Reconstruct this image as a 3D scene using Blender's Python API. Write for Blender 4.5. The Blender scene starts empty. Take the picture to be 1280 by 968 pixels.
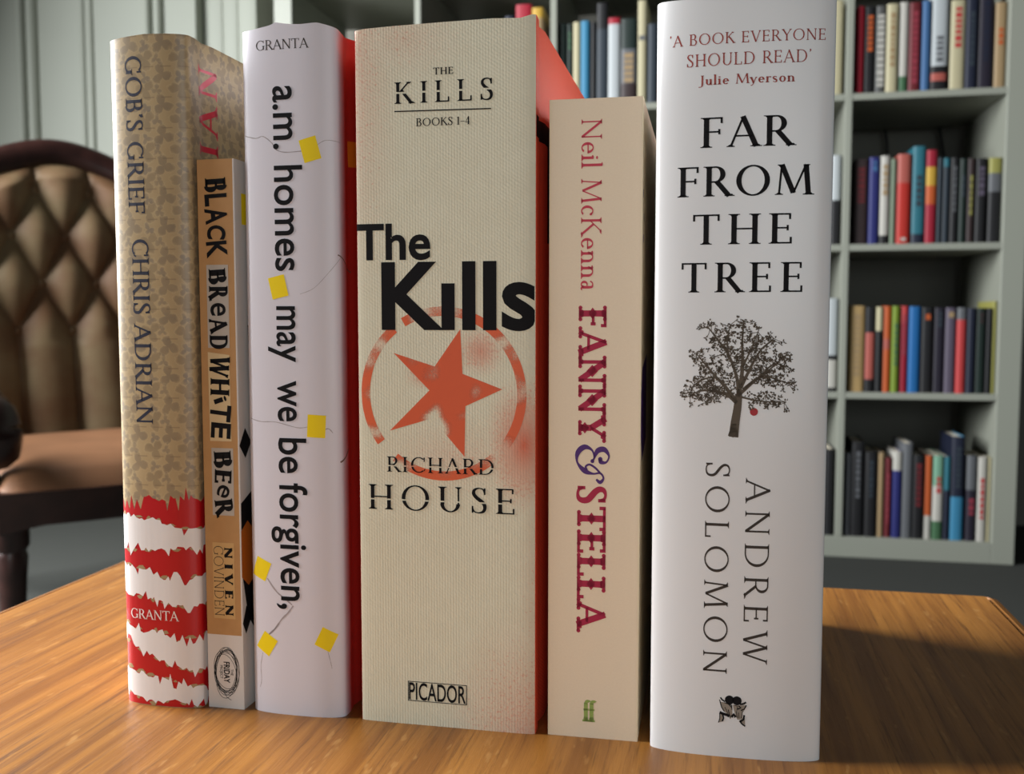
import bpy, bmesh, math, random
from mathutils import Vector, Matrix

sc = bpy.context.scene
C = sc.collection
R = math.radians
PI = math.pi

# ------------------------------------------------------------------ camera, light, exposure
cam_data = bpy.data.cameras.new('camera')
cam = bpy.data.objects.new('camera', cam_data)
C.objects.link(cam)
cam.location = (0, 0, .58)
cam.rotation_euler = (R(90 - 4.1), 0, R(11.8))
cam_data.sensor_fit = 'HORIZONTAL'
cam_data.sensor_width = 36
cam_data.lens = 36 * 1220 / 1280
cam_data.clip_start = .01
cam_data.dof.use_dof = True
cam_data.dof.focus_distance = .328
cam_data.dof.aperture_fstop = 19
sc.camera = cam

world = bpy.data.worlds.new('world')
sc.world = world
world.use_nodes = True
world.node_tree.nodes['Background'].inputs[0].default_value = (.92, .97, 1.0, 1)
world.node_tree.nodes['Background'].inputs[1].default_value = .06


def area_light(name, loc, target, sx, sy, power, color):
    d = bpy.data.lights.new(name, 'AREA')
    d.shape = 'RECTANGLE'
    d.size, d.size_y, d.energy, d.color = sx, sy, power, color
    o = bpy.data.objects.new(name, d)
    C.objects.link(o)
    o.location = loc
    o.rotation_euler = (Vector(target) - Vector(loc)).to_track_quat('-Z', 'Y').to_euler()
    return o


# daylight from the tall window in the wall on the left, and a weaker fill lamp added behind the camera for the spines
area_light('window_light_side', (-2.3, .6, 1.45), (0, .6, .6), 1.5, 1.6, 282, (.95, .98, 1.0))
area_light('fill_light_rear', (.75, -2.0, .85), (-.05, .4, .6), 1.5, .9, 18, (.86, .96, 1.0))

sc.view_settings.view_transform = 'Standard'
sc.view_settings.look = 'None'
sc.view_settings.gamma = 1
sc.view_settings.use_curve_mapping = False
sc.view_settings.exposure = 0
sc.cycles.use_denoising = True
sc.cycles.max_bounces = 8
sc.cycles.caustics_reflective = False
sc.cycles.caustics_refractive = False


# ------------------------------------------------------------------ materials
def lin(c):
    return tuple(((x / 255) / 12.92 if x / 255 <= .04045 else ((x / 255 + .055) / 1.055) ** 2.4) for x in c) + (1,)


class NT:
    def __init__(self, m):
        self.t = m.node_tree
        self.n = self.t.nodes

    def new(self, kind, **kw):
        n = self.n.new(kind)
        for k, v in kw.items():
            setattr(n, k, v)
        return n

    def link(self, a, b):
        self.t.links.new(a, b)

    def set(self, sock, v):
        if hasattr(v, 'is_output') or isinstance(v, bpy.types.NodeSocket):
            self.link(v, sock)
        else:
            sock.default_value = v

    def mix(self, f, a, b, mode='MIX'):
        n = self.new('ShaderNodeMix', data_type='RGBA', blend_type=mode)
        self.set(n.inputs[0], f)
        self.set(n.inputs[6], a)
        self.set(n.inputs[7], b)
        return n.outputs[2]

    def math(self, op, a, b=0.0, c=None, clamp=False):
        n = self.new('ShaderNodeMath', operation=op, use_clamp=clamp)
        self.set(n.inputs[0], a)
        self.set(n.inputs[1], b)
        if c is not None:
            self.set(n.inputs[2], c)
        return n.outputs[0]

    def smooth(self, x, a, b):
        n = self.new('ShaderNodeMapRange', interpolation_type='SMOOTHSTEP')
        self.set(n.inputs[0], x)
        n.inputs[1].default_value, n.inputs[2].default_value = a, b
        return n.outputs[0]

    def noise(self, vec, scale, detail=3, rough=.5):
        n = self.new('ShaderNodeTexNoise')
        if vec is not None:
            self.link(vec, n.inputs['Vector'])
        n.inputs['Scale'].default_value = scale
        n.inputs['Detail'].default_value = detail
        n.inputs['Roughness'].default_value = rough
        return n.outputs[0]

    def mapping(self, vec, scale=(1, 1, 1), rot=(0, 0, 0), loc=(0, 0, 0)):
        n = self.new('ShaderNodeMapping')
        self.link(vec, n.inputs[0])
        n.inputs['Location'].default_value = loc
        n.inputs['Rotation'].default_value = rot
        n.inputs['Scale'].default_value = scale
        return n.outputs[0]

    def bump(self, h, strength, dist):
        n = self.new('ShaderNodeBump')
        n.inputs['Strength'].default_value = strength
        n.inputs['Distance'].default_value = dist
        self.link(h, n.inputs['Height'])
        self.link(n.outputs[0], self.n['Principled BSDF'].inputs['Normal'])


def mat(name, rgb, rough=.6, spec=.4, noise=0, nscale=60, bump=0, coat=0, lin_in=False):
    m = bpy.data.materials.new(name)
    m.use_nodes = True
    t = NT(m)
    b = t.n['Principled BSDF']
    col = rgb if lin_in else lin(rgb)
    b.inputs['Base Color'].default_value = col
    b.inputs['Roughness'].default_value = rough
    b.inputs['Specular IOR Level'].default_value = spec
    b.inputs['Coat Weight'].default_value = coat
    b.inputs['Coat Roughness'].default_value = .25
    if noise or bump:
        tc = t.new('ShaderNodeTexCoord')
        nz = t.noise(tc.outputs['Object'], nscale)
        if noise:
            f = t.smooth(nz, .3, .7)
            t.link(t.mix(f, tuple(c * (1 - noise) for c in col[:3]) + (1,), tuple(min(1, c * (1 + noise)) for c in col[:3]) + (1,)), b.inputs['Base Color'])
        if bump:
            t.bump(nz, bump, .002)
    return m


def shader(m):
    t = NT(m)
    return t, t.n['Principled BSDF']


M = {}
M['ink'] = mat('black_ink', (24, 23, 25), .7, .12)
M['ink_brown'] = mat('brown_black_ink', (58, 50, 44), .6, .3)
M['tree_ink'] = mat('grey_brown_ink', (96, 87, 76), .7, .15)
M['emblem_grey'] = mat('emblem_grey_ink', (150, 140, 128), .7, .15)
M['ink_navy'] = mat('navy_ink', (44, 45, 62), .6, .3)
M['ink_red'] = mat('faded_red_ink', (158, 66, 58), .6, .3)
M['ink_crimson'] = mat('crimson_ink', (176, 42, 74), .6, .3)
M['ink_pink'] = mat('pink_red_ink', (205, 70, 88), .6, .3)
M['ink_purple'] = mat('purple_ink', (84, 50, 118), .6, .3)
M['ink_green'] = mat('green_ink', (150, 172, 92), .6, .3)
M['ink_white'] = mat('cream_ink', (240, 232, 226), .6, .3)
M['foil_red'] = mat('red_foil', (214, 44, 66), .3, .6)
M['apple_red'] = mat('apple_red', (170, 28, 36), .5, .4)
M['grey_line'] = mat('twig_grey', (170, 160, 162), .6, .3)
M['brown_line'] = mat('twig_brown', (120, 96, 84), .6, .3)
M['yellow'] = mat('yellow_print', (252, 222, 20), .5, .35)
M['yellow_warm'] = mat('orange_print', (236, 140, 30), .5, .35)
M['paper'] = mat('page_paper', (226, 216, 196), .85, .2, .08, 400)
M['white_cover'] = mat('white_cover_paper', (232, 230, 230), .38, .45, coat=.12)
M['patch_tan'] = mat('tan_paper_patch', (208, 168, 112), .7, .2)
M['patch_beige'] = mat('beige_paper_patch', (216, 190, 146), .7, .2)
M['patch_grey'] = mat('grey_paper_patch', (186, 176, 164), .7, .2)
M['orange_print'] = mat('orange_brown_print', (190, 104, 34), .5, .3)
M['stripe_white'] = mat('torn_white_print', (238, 234, 232), .45, .4)
M['stripe_red'] = mat('torn_red_print', (190, 22, 30), .38, .45)
M['fleck'] = mat('tan_fleck_print', (168, 142, 102), .5, .4)


def uv_mat(name):
    m = bpy.data.materials.new(name)
    m.use_nodes = True
    t, b = shader(m)
    b.inputs['Roughness'].default_value = .5
    tc = t.new('ShaderNodeUVMap')
    sx = t.new('ShaderNodeSeparateXYZ')
    t.link(tc.outputs[0], sx.inputs[0])
    return m, t, b, tc.outputs[0], sx.outputs[0], sx.outputs[1]


# tan jacket with a small ivy pattern laid out in rows
m, t, b, uv, U, V = uv_mat('tan_ivy_jacket')
base = t.mix(t.noise(uv, .9, 4), lin((190, 166, 124)), lin((172, 147, 108)))
def leaf(px, py, ox, oy, size, lobes, rot):
    fx = t.math('SUBTRACT', t.math('FRACT', t.math('MULTIPLY', t.math('ADD', U, ox), 1 / px)), .5)
    fy = t.math('SUBTRACT', t.math('FRACT', t.math('MULTIPLY', t.math('ADD', V, oy), 1 / py)), .5)
    fx, fy = t.math('MULTIPLY', fx, px), t.math('MULTIPLY', fy, py)
    r = t.math('SQRT', t.math('ADD', t.math('MULTIPLY', fx, fx), t.math('MULTIPLY', fy, fy)))
    th = t.math('ARCTAN2', fy, fx)
    lob = t.math('ABSOLUTE', t.math('COSINE', t.math('ADD', t.math('MULTIPLY', th, lobes / 2), rot)))
    edge = t.math('MULTIPLY', t.math('SUBTRACT', t.noise(uv, 4.5, 3), .5), .34)
    return t.math('ADD', t.math('SUBTRACT', t.math('MULTIPLY', t.math('ADD', .25, t.math('MULTIPLY', lob, .75)), size), r), edge)


wear = t.noise(uv, 1.6, 3)
for px, py, ox, oy, size, lobes, rot, colr, k in ((1.3, 1.06, 0, 0, .4, 3, .4, (134, 118, 96), .75), (1.3, 1.06, .65, .53, .4, 3, 1.9, (140, 122, 94), .7), (1.3, 1.06, .65, .1, .22, 3, .2, (124, 114, 102), .7), (1.3, 1.06, .2, .53, .2, 3, .9, (128, 116, 100), .6)):
    q = leaf(px, py, ox, oy, size, lobes, rot)
    inside = t.smooth(q, -.06, .09)
    base = t.mix(t.math('MULTIPLY', inside, t.math('MULTIPLY', t.math('ADD', .35, wear), k)), base, lin(colr))
    rim = t.math('SUBTRACT', 1.0, t.smooth(t.math('ABSOLUTE', t.math('ADD', q, .03)), .0, .035))
    base = t.mix(t.math('MULTIPLY', rim, .22), base, lin((214, 192, 150)))
sx2 = t.math('ABSOLUTE', t.math('SINE', t.math('MULTIPLY', t.math('ADD', V, .26), PI / 1.06)))
dash = t.math('GREATER_THAN', t.math('SINE', t.math('MULTIPLY', U, 9.7)), -.3)
base = t.mix(t.math('MULTIPLY', t.math('MULTIPLY', t.math('SUBTRACT', 1.0, t.smooth(sx2, .0, .1)), dash), .55), base, lin((124, 104, 78)))
t.link(base, b.inputs['Base Color'])
b.inputs['Roughness'].default_value = .42
M['gob'] = m

# white jacket running into red on the cover boards
m, t, b, uv, U, V = uv_mat('white_to_red_jacket')
f = t.smooth(t.math('ADD', U, t.math('MULTIPLY', t.math('SUBTRACT', t.noise(uv, .5, 2), .5), .25)), 1.78, 2.5)
t.link(t.mix(f, lin((226, 222, 230)), lin((206, 54, 44))), b.inputs['Base Color'])
b.inputs['Roughness'].default_value = .42
M['amh'] = m

# cream cloth with orange spray, orange boards
m, t, b, uv, U, V = uv_mat('cream_cloth_orange_boards')
cream = t.mix(t.noise(uv, 1.1, 3), lin((230, 226, 202)), lin((221, 215, 189)))
speck = t.noise(uv, 9.0, 5, .75)
big = t.noise(uv, 1.3, 2)
orange = lin((214, 96, 62))


def spot(cu, cv, ru, rv):
    du = t.math('MULTIPLY', t.math('SUBTRACT', U, cu), 1 / ru)
    dv = t.math('MULTIPLY', t.math('SUBTRACT', V, cv), 1 / rv)
    return t.math('SUBTRACT', 1.0, t.math('SQRT', t.math('ADD', t.math('MULTIPLY', du, du), t.math('MULTIPLY', dv, dv))), clamp=True)


dens = t.math('MULTIPLY', spot(3.1, -.2, 3.6, 5.0), .55)
for cu, cv, ru, rv, k in ((-3.2, 23.2, 1.9, 9.0, .42), (2.75, 10.0, 1.5, 2.5, 1.0), (1.25, 13.15, .95, .95, .75), (-.75, 12.3, .75, .55, .6), (-1.5, 23.6, 2.6, 1.6, .3), (.4, 9.5, 3.2, 1.6, .3), (3.2, 4, .8, 6, .25)):
    dens = t.math('MAXIMUM', dens, t.math('MULTIPLY', spot(cu, cv, ru, rv), k))
grain = t.math('ADD', t.math('SUBTRACT', speck, .62), t.math('MULTIPLY', dens, .42))
msk = t.math('MULTIPLY', t.smooth(grain, .0, .12), t.math('GREATER_THAN', dens, .001))
haze = t.math('MULTIPLY', t.math('POWER', dens, 1.35), .95)
msk = t.math('MAXIMUM', t.math('MULTIPLY', msk, .5), haze, clamp=True)
spine_col = t.mix(msk, cream, orange)
isred = t.math('GREATER_THAN', t.math('ABSOLUTE', t.math('ADD', U, .0)), 3.13)
t.link(t.mix(isred, spine_col, lin((236, 90, 60))), b.inputs['Base Color'])
w1 = t.new('ShaderNodeTexWave', wave_type='BANDS', bands_direction='DIAGONAL')
t.link(t.mapping(uv, (1, 1.6, 1)), w1.inputs['Vector'])
w1.inputs['Scale'].default_value = 3.1
w2 = t.new('ShaderNodeTexWave', wave_type='BANDS', bands_direction='X')
t.link(uv, w2.inputs['Vector'])
w2.inputs['Scale'].default_value = 3.2
w1.inputs['Distortion'].default_value = 1.6
w1.inputs['Detail'].default_value = 1
weave = t.math('ADD', w1.outputs['Fac'], t.math('MULTIPLY', w2.outputs['Fac'], .6))
t.bump(t.math('ADD', weave, t.noise(uv, 14, 2)), .16, .0004)
b.inputs['Roughness'].default_value = .55
M['kills'] = m

# kraft paperback: brown spine, white foot, white cover
m, t, b, uv, U, V = uv_mat('kraft_spine_paperback')
kraft = t.mix(t.noise(uv, 2.0, 4), lin((196, 150, 98)), lin((180, 134, 84)))
white = lin((222, 216, 210))
c1 = t.mix(t.math('LESS_THAN', V, 2.74), kraft, white)
c1 = t.mix(t.math('GREATER_THAN', U, .66), c1, white)
t.link(c1, b.inputs['Base Color'])
M['black'] = m

m, t, b, uv, U, V = uv_mat('cream_paperback')
c1 = t.mix(t.noise(uv, 14.0, 3), lin((246, 228, 200)), lin((239, 219, 191)))
t.link(t.mix(t.math('LESS_THAN', t.math('ABSOLUTE', U), 1.47), lin((240, 222, 190)), c1), b.inputs['Base Color'])
M['fanny'] = m

m, t, b, uv, U, V = uv_mat('white_satin_jacket')
b.inputs['Base Color'].default_value = lin((228, 229, 230))
b.inputs['Roughness'].default_value = .34
b.inputs['Coat Weight'].default_value = .25
b.inputs['Coat Roughness'].default_value = .3
M['far'] = m


def spray_mat(name, rgb, centre, soft):
    m, t, b, uv, U, V = uv_mat(name)
    b.inputs['Base Color'].default_value = lin(rgb)
    n = t.math('ADD', t.math('MULTIPLY', t.noise(uv, .8, 1), 1.0), t.math('MULTIPLY', t.noise(uv, 14, 4, .7), soft))
    b.inputs['Alpha'].default_value = 1
    t.link(t.math('MULTIPLY', t.smooth(n, centre, centre + .2), .92), b.inputs['Alpha'])
    return m


M['spray'] = spray_mat('orange_spray_print', (232, 104, 62), .40, .16)
M['spray_full'] = spray_mat('orange_star_spray', (228, 98, 58), .34, .14)

# varnished oak: grain along the length, darker pores, pale ray flecks
m = mat('varnished_oak', (190, 120, 60), .33, .5)
t, b = shader(m)
tc = t.new('ShaderNodeTexCoord').outputs['Object']
g1 = t.noise(t.mapping(tc, (44, 1.6, 44), (0, 0, .06)), 3.2, 5, .6)
g2 = t.noise(t.mapping(tc, (260, 9, 260), (0, 0, .06)), 2.0, 4, .7)
g3 = t.noise(t.mapping(tc, (170, 45, 55), (0, 0, .3)), 1.6, 2)
col = t.mix(t.smooth(g1, .32, .68), lin((168, 112, 48)), lin((132, 82, 32)))
col = t.mix(t.math('MULTIPLY', t.smooth(g2, .5, .75), .7), col, lin((78, 43, 18)))
col = t.mix(t.math('MULTIPLY', t.smooth(g3, .64, .74), .35), col, lin((196, 146, 84)))
t.link(col, b.inputs['Base Color'])
t.link(t.math('ADD', .3, t.math('MULTIPLY', g2, .22)), b.inputs['Roughness'])
t.bump(g2, .12, .001)
M['oak'] = m

M['wall'] = mat('grey_green_paint', (142, 145, 134), .55, .35, .02, 3)
M['wall_back'] = mat('grey_wall_paint', (122, 120, 112), .8, .2, .03, 2)
M['carpet'] = mat('dark_grey_carpet', (60, 61, 58), .95, .1, .25, 400, .5)
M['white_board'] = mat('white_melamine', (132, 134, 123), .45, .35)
M['mahogany'] = mat('dark_mahogany', (44, 24, 20), .32, .5, .25, 30)
M['cable'] = mat('black_rubber', (24, 24, 25), .6, .3)
# brown leather with uneven wear
m = mat('brown_leather', (100, 76, 54), .62, .3)
t, b = shader(m)
tc = t.new('ShaderNodeTexCoord').outputs['Object']
w = t.noise(tc, 7, 4)
t.link(t.mix(t.smooth(w, .35, .65), lin((100, 72, 48)), lin((120, 102, 74))), b.inputs['Base Color'])
t.bump(t.noise(tc, 260, 3), .15, .001)
M['leather'] = m
M['leather_seat'] = mat('worn_seat_leather', (116, 80, 54), .5, .35, .1, 9, .1)


# ------------------------------------------------------------------ object helpers
def link_mesh(name, bm, m, parent=None, sharp=35):
    me = bpy.data.meshes.new(name)
    bm.normal_update()
    bm.to_mesh(me)
    bm.free()
    for x in (m if isinstance(m, (list, tuple)) else [m]):
        me.materials.append(x)
    if sharp:
        for p in me.polygons:
            p.use_smooth = True
        me.set_sharp_from_angle(angle=R(sharp))
    o = bpy.data.objects.new(name, me)
    C.objects.link(o)
    if parent:
        o.parent = parent
    return o


def thing(name, label, cat, loc=(0, 0, 0), rz=0, group=None):
    o = bpy.data.objects.new(name, None)
    C.objects.link(o)
    o.location = loc
    o.rotation_euler = (0, 0, rz)
    tag(o, label, cat, group)
    return o


def tag(o, label, cat, group=None):
    o['label'] = label
    o['category'] = cat
    if group:
        o['group'] = group


def struct(name, bm, m, sharp=35):
    o = link_mesh(name, bm, m, None, sharp)
    o['kind'] = 'structure'
    return o


def box(bm, x0, x1, y0, y1, z0, z1, bevel=0, seg=2):
    vs = [bm.verts.new((x, y, z)) for x in (x0, x1) for y in (y0, y1) for z in (z0, z1)]
    idx = [(0, 1, 3, 2), (4, 6, 7, 5), (0, 4, 5, 1), (2, 3, 7, 6), (0, 2, 6, 4), (1, 5, 7, 3)]
    fs = [bm.faces.new([vs[i] for i in q]) for q in idx]
    if bevel:
        es = list({e for f in fs for e in f.edges})
        bmesh.ops.bevel(bm, geom=es, offset=bevel, segments=seg, affect='EDGES', profile=.5)
    return fs


def tube(bm, pts, radii, n=12, caps=True):
    pts = [Vector(p) for p in pts]
    rings = []
    up = Vector((0, 0, 1))
    for i, p in enumerate(pts):
        d = (pts[min(i + 1, len(pts) - 1)] - pts[max(i - 1, 0)]).normalized()
        a = d.cross(up)
        if a.length < 1e-3:
            a = Vector((1, 0, 0))
        a.normalize()
        c = d.cross(a).normalized()
        r = radii[i] if isinstance(radii, (list, tuple)) else radii
        rx, rz = r if isinstance(r, (list, tuple)) else (r, r)
        rings.append([bm.verts.new(p + a * (rx * math.cos(2 * PI * k / n)) + c * (rz * math.sin(2 * PI * k / n))) for k in range(n)])
    for q, s in zip(rings, rings[1:]):
        for k in range(n):
            bm.faces.new((q[k], q[(k + 1) % n], s[(k + 1) % n], s[k]))
    if caps:
        bm.faces.new(rings[0][::-1])
        bm.faces.new(rings[-1])


def lathe(bm, prof, n=20, centre=(0, 0, 0)):
    cx, cy, cz = centre
    rings = [[bm.verts.new((cx + r * math.cos(2 * PI * k / n), cy + r * math.sin(2 * PI * k / n), cz + z)) for k in range(n)] for r, z in prof]
    for q, s in zip(rings, rings[1:]):
        for k in range(n):
            bm.faces.new((q[k], q[(k + 1) % n], s[(k + 1) % n], s[k]))
    bm.faces.new(rings[0][::-1])
    bm.faces.new(rings[-1])


def catmull(pts, sub=6):
    out = []
    n = len(pts)
    for i in range(n - 1):
        p0, p1, p2, p3 = pts[max(i - 1, 0)], pts[i], pts[i + 1], pts[min(i + 2, n - 1)]
        for k in range(sub):
            s = k / sub
            out.append(tuple(.5 * (2 * b_ + (c_ - a_) * s + (2 * a_ - 5 * b_ + 4 * c_ - d_) * s * s + (3 * b_ - a_ - 3 * c_ + d_) * s ** 3) for a_, b_, c_, d_ in zip(p0, p1, p2, p3)))
    out.append(tuple(pts[-1]))
    return out


# ------------------------------------------------------------------ lettering: a small roman alphabet drawn with strokes
def ribbon(pts, ws):
    """polygons of a stroke of varying width through 2D points"""
    L, Rr = [], []
    for i, p in enumerate(pts):
        a, c = pts[max(i - 1, 0)], pts[min(i + 1, len(pts) - 1)]
        dx, dy = c[0] - a[0], c[1] - a[1]
        l = math.hypot(dx, dy) or 1
        nx, ny = -dy / l, dx / l
        w = (ws[i] if isinstance(ws, (list, tuple)) else ws) / 2
        L.append((p[0] + nx * w, p[1] + ny * w))
        Rr.append((p[0] - nx * w, p[1] - ny * w))
    return [[L[i], Rr[i], Rr[i + 1], L[i + 1]] for i in range(len(pts) - 1)]


class Pen:
    def __init__(s, T, t, sh, st, orn=0):
        s.T, s.t, s.sh, s.st, s.orn, s.P = T, t, sh, st, orn, []

    def line(s, x0, y0, x1, y1, w):
        s.P += ribbon([(x0, y0), (x1, y1)], w)

    def bar(s, x0, x1, y, w=None):
        w = w or s.t
        s.P.append([(x0, y - w / 2), (x1, y - w / 2), (x1, y + w / 2), (x0, y + w / 2)])

    def foot(s, x, y, up=False, w=None, k=1):
        h, st = s.sh * k + (w or s.T) / 2, s.st
        if st <= 0:
            return
        sg = -1 if up else 1
        s.P.append([(x - h, y), (x + h, y), (x + h, y + sg * st), (x - h, y + sg * st)][::sg])
        q = (w or s.T) / 2
        s.P.append([(x - h * .75, y + sg * st), (x + h * .75, y + sg * st), (x + q, y + sg * st * 2.4), (x - q, y + sg * st * 2.4)][::sg])
        if s.orn:
            for d in (-h, h):
                s.dot(x + d, y + sg * st * .8, st * .95)

    def dot(s, x, y, r, n=10, ry=None):
        ry = ry or r
        s.P.append([(x + r * math.cos(2 * PI * k / n), y + ry * math.sin(2 * PI * k / n)) for k in range(n)])

    def stem(s, x, y0=0, y1=1, f=True, h=True, w=None):
        w = w or s.T
        s.P.append([(x - w / 2, y0), (x + w / 2, y0), (x + w / 2, y1), (x - w / 2, y1)])
        if f:
            s.foot(x, y0, False, w)
        if h:
            s.foot(x, y1, True, w)
        if s.orn and w > s.t * 1.2:
            ym, r = (y0 + y1) / 2, w * .95
            s.P.append([(x - r, ym), (x, ym - r * .8), (x + r, ym), (x, ym + r * .8)])

    def arc(s, cx, cy, rx, ry, a0, a1, T=None, t=None, n=18):
        T, t = T or s.T, t or s.t
        for k in range(n):
            q = []
            for kk in (k, k + 1):
                a = R(a0 + (a1 - a0) * kk / n)
                q.append(((cx + rx * math.cos(a), cy + ry * math.sin(a)), (cx + (rx - T) * math.cos(a), cy + (ry - t) * math.sin(a))))
            f = [q[0][0], q[1][0], q[1][1], q[0][1]]
            s.P.append(f if a1 > a0 else f[::-1])

    def tick(s, x, y0, y1, w=None):
        w = w or s.t * 1.1
        s.P.append([(x - w / 2, min(y0, y1)), (x + w / 2, min(y0, y1)), (x + w / 2, max(y0, y1)), (x - w / 2, max(y0, y1))])

    def curve(s, pts, sub=5):
        c = catmull(pts, sub)
        s.P += ribbon([(x, y) for x, y, w in c], [w for x, y, w in c])


def glyph(p, ch):
    """draws ch with its left edge near 0 and cap height 1; returns the advance"""
    T, t = p.T, p.t
    h = T / 2
    if ch == 'A' or ch == '^':
        p.line(.07, 0, .41, 1, t * 1.15); p.line(.39, 1, .76, 0, T)
        if ch == 'A':
            p.bar(.18, .66, .36)
        p.foot(.07, 0, w=t); p.foot(.76, 0); return .84
    if ch == 'B':
        p.stem(.15); p.bar(.15, .36, 1 - t / 2); p.bar(.15, .38, .53); p.bar(.15, .38, t / 2)
        p.arc(.34, .765, .24, .235 + t / 2, -90, 90); p.arc(.36, .265, .29, .265 + t / 2, -90, 90); return .7
    if ch in 'CG':
        p.arc(.5, .5, .45, .515, 48, 312); p.tick(.81, .72, .99); 
        if ch == 'C':
            p.line(.79, .11, .86, .24, t); return .88
        p.stem(.8, .06, .44, f=False); return .95
    if ch == 'D':
        p.stem(.15); p.bar(.15, .4, 1 - t / 2); p.bar(.15, .4, t / 2); p.arc(.38, .5, .47, .5, -90, 90); return .9
    if ch in 'EF':
        p.stem(.15); p.bar(.15, .56, 1 - t / 2); p.bar(.15, .5, .52); p.tick(.56, .8, 1); p.tick(.5, .43, .61)
        if ch == 'E':
            p.bar(.15, .58, t / 2); p.tick(.59, 0, .22); return .66
        return .62
    if ch == 'H':
        p.stem(.15); p.stem(.72); p.bar(.15, .72, .51); return .87
    if ch == 'I':
        p.stem(.16); return .32
    if ch == 'J':
        p.stem(.24, .05, 1, f=False); p.curve([(.24, .1, T), (.2, -.1, T * .7), (.05, -.2, t), (-.02, -.14, T * .8)]); return .4
    if ch == 'K':
        p.stem(.15); p.line(.15, .44, .62, 1, t * 1.1); p.line(.3, .62, .74, 0, T); p.foot(.62, 1, True, w=t); p.foot(.74, 0); return .8
    if ch == 'L':
        p.stem(.15); p.bar(.15, .58, t / 2); p.tick(.58, 0, .24); return .64
    if ch == 'M':
        p.line(.1, 0, .17, 1, t * 1.1); p.line(.17, 1, .5, .06, T); p.line(.5, .06, .84, 1, t * 1.1); p.line(.84, 1, .92, 0, T)
        p.foot(.1, 0, w=t); p.foot(.92, 0); p.foot(.14, 1, True, w=t, k=.7); p.foot(.87, 1, True, w=t, k=.7); return 1.03
    if ch == 'N':
        p.stem(.13, w=t * 1.2); p.line(.13, 1 - h * .4, .75, h * .4, T); p.stem(.75, w=t * 1.2, f=False); p.line(.75, 0, .75, .2, t)
        if p.orn:
            p.dot(.44, .5, T, 4)
        return .89
    if ch == 'O':
        p.arc(.5, .5, .47, .515, 0, 360, n=30); return 1.0
    if ch in 'PR':
        p.stem(.15); p.bar(.15, .36, 1 - t / 2); p.bar(.15, .36, .48); p.arc(.34, .73, .27, .27, -90, 90)
        if ch == 'R':
            p.line(.36, .5, .72, 0, T); p.foot(.73, 0, k=.8); return .76
        return .64
    if ch == 'S':
        m_ = T * .75
        p.curve([(.47, .8, t), (.42, .94, t), (.28, .985, t), (.14, .92, m_), (.11, .77, T * .9), (.2, .62, T), (.33, .5, T * 1.05), (.45, .37, T), (.48, .2, T * .9), (.42, .06, m_), (.27, .015, t), (.13, .06, t), (.07, .2, t)])
        p.tick(.475, .73, .99); p.tick(.07, .01, .28); return .58
    if ch == 'T':
        p.stem(.38, h=False); p.bar(.03, .73, 1 - t / 2); p.tick(.04, .78, 1); p.tick(.72, .78, 1)
        return .76
    if ch == 'U':
        p.stem(.16, .3, 1, f=False); p.stem(.7, .3, 1, f=False, w=t * 1.2); p.arc(.43 - t * .2, .32, .27 + h, .335, 180, 360); return .84
    if ch == 'V':
        p.line(.1, 1, .43, 0, T); p.line(.43, 0, .74, 1, t * 1.15); p.foot(.1, 1, True); p.foot(.74, 1, True, w=t); return .82
    if ch == 'W':
        for d in (0, .5):
            p.line(.1 + d, 1, .36 + d, 0, T); p.line(.36 + d, 0, .61 + d, 1, t * 1.15)
        p.foot(.1, 1, True); p.foot(.6, 1, True, k=.6); p.foot(1.12, 1, True, w=t); return 1.2
    if ch == 'Y':
        p.line(.08, 1, .4, .46, T); p.line(.4, .46, .7, 1, t * 1.15); p.stem(.4, 0, .48, h=False); p.foot(.08, 1, True); p.foot(.7, 1, True, w=t); return .78
    # lower case, x-height .46
    x = .46
    if ch == 'a':
        p.curve([(.05, .36, t * 1.3), (.13, .45, t), (.25, .44, T * .8), (.28, .32, T), (.28, .08, T), (.33, .01, t), (.38, .05, t)]); p.arc(.17, .13, .14, .135, 60, 350, T * .9, t); return .41
    if ch == 'c':
        p.arc(.24, .23, .21, .235, 45, 315, T, t); p.dot(.36, .37, T * .5); return .42
    if ch == 'e':
        p.arc(.24, .23, .21, .235, 0, 320, T, t); p.bar(.07, .44, .25); return .46
    if ch in 'il':
        p.stem(.11, 0, x if ch == 'i' else 1.04, h=False)
        p.line(.02, (x if ch == 'i' else 1.04) - t, .11, (x if ch == 'i' else 1.04), t * 1.2)
        if ch == 'i':
            p.dot(.11, .68, T * .62)
        return .23
    if ch in 'nr':
        p.stem(.11, 0, x, h=False); p.line(.02, x - t, .11, x, t * 1.2)
        if ch == 'r':
            p.curve([(.12, .3, t), (.2, .42, t), (.3, .43, T * .7), (.33, .38, T)]); return .36
        p.arc(.24, .27, .15 + h, .2, 0, 180, T, t); p.stem(.39 , 0, .28, h=False); return .51
    if ch == 'u':
        p.stem(.1, .18, x, f=False, h=False); p.arc(.23, .2, .13 + h, .21, 180, 360, T, t); p.stem(.36, .02, x, f=False, h=False); p.line(.36, .02, .46, .03, t); p.line(.01, x - t / 2, .1, x - t / 2, t); p.line(.27, x - t / 2, .36, x - t / 2, t); return .48
    if ch == 'o':
        p.arc(.25, .23, .22, .24, 0, 360, T, t, 24); return .5
    if ch == 's':
        m_ = T * .8
        p.curve([(.3, .37, t), (.22, .44, t), (.1, .4, m_), (.09, .3, m_), (.19, .23, T), (.29, .16, m_), (.28, .05, m_), (.17, .015, t), (.06, .08, t)]); return .37
    if ch == 'y':
        p.line(.05, x, .22, 0, T); p.line(.38, x, .2, -.06, t); p.curve([(.22, 0, t), (.14, -.2, t), (.04, -.25, T * .9)]); p.foot(.05, x, True, w=T, k=.5); p.foot(.39, x, True, w=t, k=.5); return .43
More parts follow.
